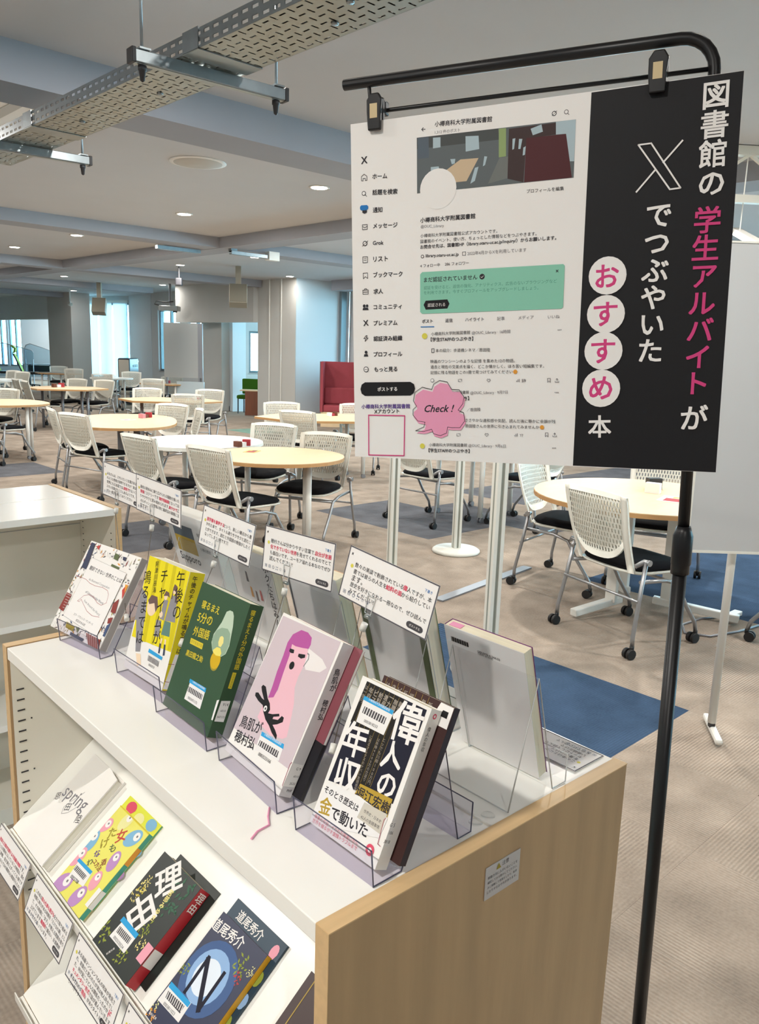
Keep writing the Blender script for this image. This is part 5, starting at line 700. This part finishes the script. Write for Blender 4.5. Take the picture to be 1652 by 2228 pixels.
for k in range(8): art(bE2, 'gold', [[(.006+.0095*k, .146), (.0064+.0095*k, .146), (.0064+.0095*k, .169), (.006+.0095*k, .169)]], .0004, I4)
for k, s in enumerate('はきビ反福一無新'): text(bE2, 'gt', s, (.0078+.0095*k, .1615), (.0138+.0095*k, .1615), .0005, I4)
tas = thing('bookmark_ribbon', 'pink bookmark ribbon hanging below the pale mauve book', 'ribbon', M=SM @ Matrix.Translation((.075, .155, .001))); MB().tube([(.0, .035, .0006), (-.012, .02, .0008), (-.02, .006, .0006), (-.037, .004, .0006), (-.05, -.004, .0006)], .0012, 6).build('ribbon', ink('k'), tas, True)
def easel(label, bk, w, t, tilt, yaw, wd, dy=0, H=.138):      # clear easel bent to the lean of its book
    o = bk.matrix_world.translation; a = R(tilt); M0 = Matrix.Translation((o.x, o.y, ZS+.0012)) @ Matrix.Rotation(R(yaw), 4, 'Z'); zb = (o.z-ZS-.0012)-t*math.sin(a); xb = t*math.cos(a)-zb*math.tan(a)+.003; ax = xb+H*math.sin(a)
    st = thing('acrylic_easel', label, 'book stand', M=M0, group='clear acrylic book easels'); prof = [(-.013, .042), (-.009, 0), (xb, 0), (ax, H*math.cos(a)), (ax+.030, 0), (ax+.052, 0), (ax+.053, .036)]
    y1 = -w/2+wd/2+dy; y0 = -w/2-wd/2+dy; MB().strip(prof, y0, y1, .0018).build('sheet', M_smoke, st); e = MB()
    for y in (y0, y1): e.tube([(x, y, z) for x, z in prof], .0009, 6)
    for q in (prof[0], prof[-1]): e.tube([(q[0], y0, q[1]), (q[0], y1, q[1])], .0007, 6)
    e.build('edge', M_edge, st, True)
easel('clear easel holding the dark paperback, nearest one', bE, .109, .0300, 24.98, -.77, .130, .003)
easel('clear easel holding the book with the pink haired figure', bD, .140, .0245, 27.46, -6.37, .150, -.008)
easel('clear easel holding the green book', bC, .133, .023, 21.25, -2.58, .150, -.006)
easel('clear easel holding the yellow book', bB, .128, .028, 16.31, -.33, .150, -.006)
easel('clear easel holding the illustrated white book, farthest one', bA, .164, .016, 30.7, 7.1, .130, -.032)
# back row books: seen from behind through their easels
def back_book(name, label, y, w, h, t, backc, frontc, page=M_page, xb=.3795, tilt=15.5):
    a = R(tilt); V = Vector((-math.sin(a), 0, math.cos(a))); U = Vector((0, -1, 0)); N = U.cross(V); m = FRM((xb, y, .0035), U, V, N); o = thing(name, label, 'book', M=SM @ m, group='books on the rear row of easels')
    MB().box(0, w, 0, h, -.0006, 0).build('back_cover', backc, o); MB().box(0, w, 0, h, -t, -t+.0006).build('front_cover', frontc, o); MB().box(0, .0006, 0, h, -t+.0006, -.0006).build('spine', frontc, o); MB().box(.0006, w-.001, .001, h-.001, -t+.0006, -.0006).build('page_block', page, o)
    return o
cw = cv('palegrey', '#e4e2e0')
o = back_book('paperback', 'upright paperback showing its white back cover with a barcode, nearest of the rear row', .160, .132, .188, .017, cw, cv('purple', '#6a1f6c'), xb=.3775)
for k in range(22): art(o, 'K', [[(.010+.0014*k, .166), (.0106+.0014*k+.0004*(k % 3), .166), (.0106+.0014*k+.0004*(k % 3), .173), (.010+.0014*k, .173)]], .0003, I4)
text(o, 'D', 'ISBN978-4-344-03', (.055, .165), (.092, .165), .0003, I4); text(o, 'D', 'C0095 ¥1400E', (.055, .162), (.080, .162), .0003, I4)
art(o, 'm2', [[(.004, .1885-.0005), (.016, .1885-.0005), (.016, .1878), (.004, .1878)]], .0002, I4)
st = MB().box(.006, .026, .1873, .1878, -.012, -.003).build('library_stamp', ink('k'), o)
o = back_book('green_edged_book', 'thick cream paged book with green cover edges on the rear row', .338, .135, .195, .026, cw, cv('sage', '#5f7a5a'))
art(o, 'gn', [[(0, 0), (.012, 0), (.012, .195), (0, .195)], [(.122, 0), (.135, 0), (.135, .195), (.122, .195)]], .0003, I4)
o = back_book('peach_book', 'book with peach page edges on the rear row behind the pink haired cover', .525, .135, .192, .024, cw, cv('peach', '#cfa98a'))
art(o, 'D', [[(0, 0), (.004, 0), (.004, .192), (0, .192)]], .0003, I4)
o = back_book('white_storybook', 'white book with small drawn figures on the rear row behind the green book', .712, .135, .188, .020, cv('warm', '#dedad6'), cv('white', '#ece9e4'))
for (x, y, c) in ((.05, .09, 'or'), (.065, .085, 'br'), (.08, .09, 'r'), (.045, .12, 'bk')): art(o, c, [[(x, y), (x+.008, y), (x+.007, y+.02), (x+.002, y+.022)]], .0003, I4)
text(o, 'D', 'ボクたちはみんな', (.12, .17), (.12, .03), .0003, I4, True)
o = back_book('photo_magazine', 'thick grey white book with a landscape photo at the far end of the rear row', .935, .18, .215, .03, cv('offwhite', '#d6d4d2'), cv('offwhite', '#d6d4d2'), M_pageW)
art(o, 'gold2', [[(.02, .13), (.10, .13), (.10, .165), (.02, .165)]], .0003, I4); art(o, 'b3', [[(.02, .165), (.10, .165), (.10, .19), (.02, .19)]], .0003, I4); text(o, 'g', '北海道の風景', (.115, .18), (.165, .18), .0003, I4); text(o, 'g', '小樽の歴史', (.115, .15), (.155, .15), .0003, I4); text(o, 'D', 'Sapporo', (.02, .115), (.10, .115), .0003, I4)
# lower sloping shelf
vi = Vector((.778, 0, .628)).normalized()
def LM(y, v, off): V = vi; U = Vector((0, -1, 0)); N = U.cross(V); p = Vector((-.009, y, -.344))+V*v+N*off; return SM @ FRM(p, U, V, N)
GL = 'paperbacks on the upper sloping shelf'
o = thing('white_novel', 'white paperback with thin grey title, cover lifting, left end of the sloping shelf', 'book', M=LM(.721, .008, .02), group=GL)
MB().prism([(-.119, -.004), (0, -.004), (0, .17), (-.043, .177)], -.0006, 0).build('front_cover', cv('white', '#ece9e4'), o); MB().box(-.128, 0, -.004, .175, -.0186, -.0135).build('back_cover', cv('white', '#ece9e4'), o); MB().prism([(-.112, -.003), (-.001, -.003), (-.001, .169), (-.046, .174)], -.0134, -.0007).build('page_block', M_pageW, o); prints('la', o, .01, .19, u0=-.13, clamp=False, bold=0)
art(o, 'g', stroke([(-.05, .12), (-.062, .095), (-.068, .08), (-.060, .070), (-.048, .078), (-.035, .10)], .0006), .0004, I4); art(o, 'g', stroke([(-.001, 0), (-.001, .17)], .0005), .0004, I4)
M_yc = cv('lemon', '#e2dc5e'); M_tl = cv('tealspine', '#3f9c86')
o = book('yellow_paperback', 'yellow paperback with round doll drawings and teal spine', LM(.672, .003, .0160), .1055, .151, .0105, M_yc, M_tl, group=GL); prints('lb', o, .1055, .151)
art(o, 'or', [[(0, .095), (.010, .095), (.010, .125), (0, .125)]], .0004, SPINE(.1055)); art(o, 'lw', [[(0, .018), (.010, .018), (.010, .048), (0, .048)]], .0004, SPINE(.1055)); art(o, 'lw', [[(.096, .018), (.1055, .018), (.1055, .048), (.096, .048)]], .0006, I4); art(o, 'yl', [[(0, .149), (.105, .149), (.105, .151), (0, .151)]], .0006, I4)
o2 = book('yellow_paperback', 'second copy of the yellow paperback lying under the first', LM(.684, .022, .0053), .116, .152, .0038, cv('acid', '#d8dc2a'), M_tl, group=GL)
for (x, y, c) in ((.025, .140, 'm2'), (.06, .135, 'ye2'), (.095, .142, 'lb'), (.108, .10, 'lb'), (.11, .06, 'pu')): art(o2, c, [[(x+.014*math.cos(q*.5), min(.1515, y+.010*math.sin(q*.5))) for q in range(12)]], .0003, I4)
o = book('dark_thick_novel', 'thick black paperback with red spine and big white title', LM(.501, .003, .025), .111, .150, .0222, cv('nearblack', '#17201c'), cv('redspine', '#b3242f'), group=GL); prints('lc', o, .111, .150, bold=.02)
art(o, 'W', [[(.002, .030), (.021, .030), (.021, .055), (.002, .055)]], .0004, SPINE(.111)); text(o, 'W', '理由', (.012, .145), (.012, .115), .0004, SPINE(.111), True); art(o, 'pk2', [[(.095, .030), (.111, .030), (.111, .055), (.095, .055)]], .0006, I4)
o2 = book('dark_thick_novel', 'second black paperback peeking out above the thick black one', LM(.494, .012, .0024), .119, .152, .0010, cv('nearblack', '#17201c'), group=GL)
o = book('night_sky_novel', 'dark blue paperback with a big black letter N and yellow spine', LM(.335, 0, .0172), .1075, .152, .0115, cv('midnight', '#232a48'), cv('goldspine', '#d9a21c'), group=GL); prints('ld', o, .1075, .152)
o2 = book('night_sky_novel', 'second copy of the dark blue paperback lying under the first', LM(.339, .024, .0055), .120, .152, .0040, cv('petrol', '#1c3a4e'), group=GL); text(o2, 'W', '道尾秀介', (.018, .138), (.078, .138), .0003, I4)
for (x, y, c) in ((.108, .135, 'pk2'), (.112, .10, 'ol2'), (.113, .07, 'sb'), (.111, .04, 'ol2')): art(o2, c, [[(x+.007*math.cos(q*.5), y+.010*math.sin(q*.5)) for q in range(12)]], .0003, I4)
o = book('brown_novel', 'dark brown paperback with a gold line beside the wooden panel', LM(.158, .003, .016), .110, .172, .015, cv('umber', '#3e2a28'), group=GL)
art(o, 'gold', [[(.012, 0), (.0135, 0), (.0135, .172), (.012, .172)]], .0003, I4); text(o, 'W', 'あの花', (.045, .075), (.10, .075), .0004, I4)
# ------------------------------------------------------------------ recommendation cards
def card(label, M, lines, w=.154, h=.067, group='printed recommendation cards', s=.0066, chars=True):
    t = thing('recommendation_card', label, 'card', M=M, group=group); MB().box(0, w, 0, h, -.0008, 0).build('card_board', M_paper, t)
    b = .0016; fr = MB()
    for (x0, x1, y0, y1) in ((0, w, 0, b), (0, w, h-b, h), (0, b, b, h-b), (w-b, w, b, h-b)): fr.box(x0, x1, y0, y1, 0, .0002)
    fr.build('border', M_grey, t); text(t, 'D', '×', (.0055, h-.009), (.0085, h-.009), .0004, I4); text(t, 'c', '下書き', (w-.020, h-.012), (w-.008, h-.012), .0004, I4)
    art(t, 'y2', [[(.011+.0026*math.cos(q*.628), h-.024+.0026*math.sin(q*.628)) for q in range(10)]], .0003, I4)
    for i, ln in enumerate(lines):
        u = .016; v = h-.0205-.0086*i; seg = ln.split('*')
        for k, sg in enumerate(seg):
            if sg: text(t, 'm2' if k % 2 else 'D', sg, (u, v), (u+s*len(sg), v), .0004, I4, bold=.02 if k % 2 else .006)
            u += s*len(sg)
    for k, ch in enumerate('▣▤○∷☺◎'): text(t, 'bl', ch, (.007+.0085*k, .0085), (.0115+.0085*k, .0085), .0004, I4)
    x0, x1, y0, y1 = w-.034, w-.007, .0045, .0125; r = .004
    art(t, 'bk', [[(x0+r, y0), (x1-r, y0), (x1-.001, y0+.0015), (x1, (y0+y1)/2), (x1-.001, y1-.0015), (x1-r, y1), (x0+r, y1), (x0+.001, y1-.0015), (x0, (y0+y1)/2), (x0+.001, y0+.0015)]], .0003, I4); text(t, 'W', 'ポストする', (x0+.005, .0085), (x1-.005, .0085), .0005, I4)
    return t
KT = {2: ['高校の昼休みに繰り広げられる騒動を描いた', '*青春*ミステリーです！*連作短編集*となってお', 'りサクサクと読み進められます。*爽やかで*エ', 'ネルギッシュな登場人物と最終話の展開に注', '目です！'],
      3: ['*語学書を書評する*という、新しい観点から書', 'かれた本で、タイトル通りサクサクと読むこ', 'とができます。読むと外国語の勉強がしたく', 'なってしまう1冊です✈'],
      4: ['穂村さんは分かりやすい言葉で、*自分が言語*', '*化できていない世界*を見せてくれるのでとて', 'も面白いです。ユーモア溢れる本なのでぜひ', '読んでください!'],
      5: ['数々の美談で粉飾されている*偉*人ですが、本', '書では彼らの人生を*給料の面*から紹介してい', 'ます。', '歴史を好きになれる一冊なので、ぜひ読んで', 'みてください!'],
      1: ['みなさんは、エモいという言葉があるとおり', 'のような感情が説明できますか？実は世界中', '世界にも日本語では、*説明で*きないくらいの', 'エモい言葉がたくさんあるようです。ぜひ', 'ぜひ一度目を通してみてください']}
H_ = .067
for k, (o, y, ti, ro, lb) in {1: ((.702, 1.532, 1.298), 3, 2, -4, 'farthest upright card, half hidden behind another card'), 2: ((.6748, 1.3406, 1.3011), 1.1, -.2, -3.5, 'upright card standing above the yellow book, second farthest'), 3: ((.7035, 1.1575, 1.27), -.4, 9.2, -3.2, 'upright card with a small aeroplane sign in its last line'), 4: ((.6807, .9501, 1.2748), 1.8, 6.1, .3, 'upright card above the book with the pink haired figure'), 5: ((.6646, .7424, 1.2874), 2.1, 11.1, -6.9, 'nearest and largest upright card, above the dark paperback')}.items():
    m = pose(o, y, ti, ro) @ Matrix.Translation((0, -H_, 0)); card(lb, m, KT[k])
    # wire clip that carries the card
    t = thing('card_clip', ['', 'clear clip on a thin wire under the farthest card', 'clear clip on a thin wire under the second farthest card', 'clear clip on a thin wire under the aeroplane card', 'clear clip on a thin wire above the pink haired cover', 'clear clip on a thin wire under the nearest card'][k], 'clip', M=m, group='clear card clips on wires')
    uc = .058; MB().box(uc-.007, uc+.007, -.004, .018, .0006, .0018).build('jaw', M_clear, t); MB().box(uc-.007, uc+.007, -.004, .010, -.0024, -.0012).build('jaw', M_clear, t); e = MB(); e.tube([(uc-.007, .018, .0012), (uc+.007, .018, .0012), (uc+.005, -.004, .0012), (uc-.005, -.004, .0012), (uc-.007, .018, .0012)], .0006, 6); e.build('jaw_edge', M_edge2, t)
    MB().box(uc-.0045, uc+.0045, -.016, -.004, -.004, .004).build('clip_body', M_clear, t, bevel=.0015); MB().tube([(uc-.004, -.008, 0), (uc+.004, -.008, 0)], .0025, 10).build('hinge_pin', M_gal2, t, True)
    MB().tube([(uc-.001, -.017, 0), (uc-.003, -.027, 0)], .0042, 12).build('joint_nub', M_leg, t, True)
    inv = m.inverted(); yb = [0, .75, .561+.155, .372+.165, .178+.163, .141][k]; xb = [0, .155, .165, .150, .155, .131][k]; zb = [0, .07, .07, .09, .085, .085][k]
    pb = inv @ (SM @ Vector((xb, yb, zb))); a = Vector((uc-.003, -.027, 0)); MB().tube([a, a.lerp(pb, .5), pb], .0006, 6).build('wire', mat('wire_brown', '#6a6258', .4, .5), t, True)
    dq = (pb-a).normalized(); MB().tube([pb, pb+dq*.011], .0042, 10).build('lower_nub', M_leg, t, True); MB().box(pb.x-.004, pb.x+.004, pb.y-.026, pb.y-.010, pb.z-.003, pb.z+.003).build('lower_clip', M_clear, t)
def lowcard(y, label, lines):
    V = Vector((.024, 0, .059)).normalized(); U = Vector((0, -1, 0)); N = U.cross(V); h = .064
    return card(label, SM @ (FRM(Vector((-.0268, y, -.3305))-V*h, U, V, N)), lines, .154, h)
lowcard(.901, 'hanging card on the shelf lip, cut by the left edge', ['*現実と幻想が交錯する不思議な物語*です。', 'バレエが題材になっているこの物語は、頭の', 'なかに映像、音が湧き上がってくる1冊です', '恩田さんならではの繊細な心理描写もたのし', 'めます。'])
lowcard(.717, 'hanging card on the shelf lip below the yellow paperback', ['この本は*恋も仕事も遊びも*全力で取り組める', '時間と体力がある時期を「たけなわ期」とし', 'て、その時期に「女子」が抱える問題を取り', '上げています！*痛感的*で面白い、反面教師', 'エッセイとなっています。'])
lowcard(.539, 'hanging card on the shelf lip below the thick black paperback', ['ある高級マンションで4人の死体が発見さ', 'れ、家族だと思われたが実は他人同士でし', 'た。何が起こりどんな関係だったのか、*ド*', '*キュメンタリー形式*で話が進んでいきます。', 'それぞれの「*理由*」がありタイトルにふさわ', 'しい1冊です☺'])
lowcard(.369, 'hanging card on the shelf lip below the dark blue paperback', ['6章からなる物語を読む順番で結末が変わる', '新しい読書体験ができる1冊です。'])
card('card lying flat and upside down on the shelf top behind the white backed paperback', SM @ FRM((.5, .012, .0018), (0, 1, 0), (-1, 0, 0), (0, 0, 1)) @ Matrix.Rotation(R(0), 4, 'Z'), ['この本はとにかく', 'を身につけて、', 'セットにして読んで', 'い会話だけで', 'くのでぜひ読んで'], .154, .067)
# caution sticker lettering on the end panel
sp = sl.parent; SMx = Matrix(((1, 0, 0, .222), (0, 0, -1, -.0205), (0, 1, 0, ZS-.070), (0, 0, 0, 1)))
for k, (s, a, b, v) in enumerate((('注意', .028, .040, .036), ('移動方向に人がいないことを', .004, .056, .027), ('確認してから動かしてください。', .004, .056, .021), ('人に接触して怪我をしたり、転倒', .004, .056, .015), ('したりするおそれがあります。', .004, .056, .009))): text(sp, 'bk', s, (a, v), (b, v), .0003, SMx)
art(sp, 'ol', [[(.018, .032), (.026, .032), (.022, .0395)]], .0003, SMx)
dk = thing('clear_dots', 'pair of round clear bumper stickers on the shelf top near the panel', 'sticker', M=SM @ Matrix.Translation((.245, .018, .0004)))
for x in (.0, .022): MB().lathe([(.0005, .0), (.0085, .0), (.0075, .0012), (.0005, .0016)], 18, (x, 0, 0)).build('dot', M_clear, dk, True)
# ------------------------------------------------------------------ sign stand and poster
PF = FRM((.951, 1.0579, 1.346), (.3887, -.9205, .0404), (-.0218, .0346, .9992), (-.9211, -.3893, -.0066))
t = thing('sign_stand', 'tall black sign stand with a curved top arm', 'sign stand', M=PF)
hv = .5515; zz = -.020
pole = [(.553, hv-.65, zz), (.556, hv-.02, zz), (.5555, hv+.012, zz)]; bend = []
for k in range(7): a = R(15*k); bend.append((.5085+.047*math.cos(a), hv+.012+.047*math.sin(a), zz))
MB().tube(pole[:2]+bend+[(-.02, hv+.068, zz)], .0088, 14).build('upper_tube', M_blk, t, True)
foot = (.523, hv-1.882, zz)
MB().tube([(.553, hv-.66, zz), foot], .0112, 14).build('lower_tube', M_blk, t, True)
MB().tube([(.5535, hv-.640, zz), (.5535, hv-.648, zz), (.5532, hv-.655, zz), (.5525, hv-.700, zz), (.5520, hv-.702, zz), (.5518, hv-.716, zz)], [.0105, .0125, .0152, .0152, .0142, .0142], 16).build('height_collar', M_blk, t, True)
MB().tube([(.025, hv+.066, zz), (.026, hv+.050, zz), (.027, hv+.030, zz), (.031, hv+.0215, zz), (.045, hv+.020, zz), (.555, hv+.014, zz)], .0033, 8).build('hanging_rod', M_blk, t, True)
base = PF.inverted() @ Vector(((PF @ Vector(foot)).x, (PF @ Vector(foot)).y, 0)); bo = MB().lathe([(.0005, 0), (.14, 0), (.145, .004), (.14, .010), (.03, .014), (.016, .03), (.0005, .03)], 40).build('base_plate', M_blk, t, True); bo.matrix_local = PF.inverted() @ Matrix.Translation(PF @ base)
M_clipw = mat('clip_wood', '#c9b48a', .5)
for uc in (.046, .4825):
    MB().prism([(-.011, -.016), (.011, -.016), (.012, .012), (.014, .030), (.008, .040), (-.006, .040), (-.013, .030), (-.013, .012)], .0022, .010, Matrix.Translation((uc, hv, 0))).build('clip_jaw', M_blk, t, bevel=.002)
    MB().box(uc-.011, uc+.011, hv-.014, hv+.036, -.012, -.003).build('clip_jaw', M_blk, t, bevel=.002); MB().box(uc-.012, uc+.012, hv+.012, hv+.034, -.029, -.011).build('clip_hook', M_blk, t, bevel=.003); MB().box(uc-.0065, uc+.0065, hv+.002, hv+.024, .0100, .0106).build('clip_label', M_clipw, t)
po = thing('hanging_poster', 'hanging poster with a screenshot page and a black strip of white and pink lettering', 'poster', M=PF)
MB().box(0, .594, 0, hv, -.0016, 0).build('poster_board', M_paper, po)
prints('P', po, .594, hv, bold=.016, step=.000008)
# ------------------------------------------------------------------ turn the collected lettering into flat meshes
dg = bpy.context.evaluated_depsgraph_get(); TX = {}
for o, parent, col, p0, p1, n, Mx, vert, bold in JOBS:
    me = bpy.data.meshes.new_from_object(o.evaluated_get(dg)); vs = [v.co for v in me.vertices]
    if vs:
        xa, xb = min(v.x for v in vs), max(v.x for v in vs); ya, yb = min(v.y for v in vs), max(v.y for v in vs); dx, dy = p1[0]-p0[0], p1[1]-p0[1]; L = math.hypot(dx, dy)
        sc = L/((yb-ya) if vert else (xb-xa)); parent = face(parent, Mx); mb = TX.setdefault((parent.name, col), (parent, col, MB()))[2]
        if vert: ex_, ey_ = (-dy/L, dx/L), (-dx/L, -dy/L); cx, cy = (xa+xb)/2, yb
        else: ex_, ey_ = (dx/L, dy/L), (-dy/L, dx/L); cx, cy = xa, (ya+yb)/2
        for q, (ox, oy) in enumerate(((0, 0),) if bold < .01 or sc < .0065 else ((-bold, -bold), (bold, bold), (-bold, bold), (bold, -bold))):   # heavier weights: the glyph struck four times
            k = len(mb.v)
            for v in vs: a, b = (v.x-cx+ox)*sc, (v.y-cy+oy)*sc; mb.v.append(tuple(Mx @ Vector((p0[0]+ex_[0]*a+ey_[0]*b, p0[1]+ex_[1]*a+ey_[1]*b, n+q*2e-6))))
            for p in me.polygons: mb.f.append(tuple(k+i for i in p.vertices))
    bpy.data.meshes.remove(me)
for j in JOBS: c = j[0].data; bpy.data.objects.remove(j[0]); bpy.data.curves.remove(c)
for parent, col, mb in ART.values(): tag(mb.build('printed_artwork', ink(col), parent), kind='stuff')
for parent, col, mb in TX.values(): tag(mb.build('printed_lettering', ink(col), parent), kind='stuff')
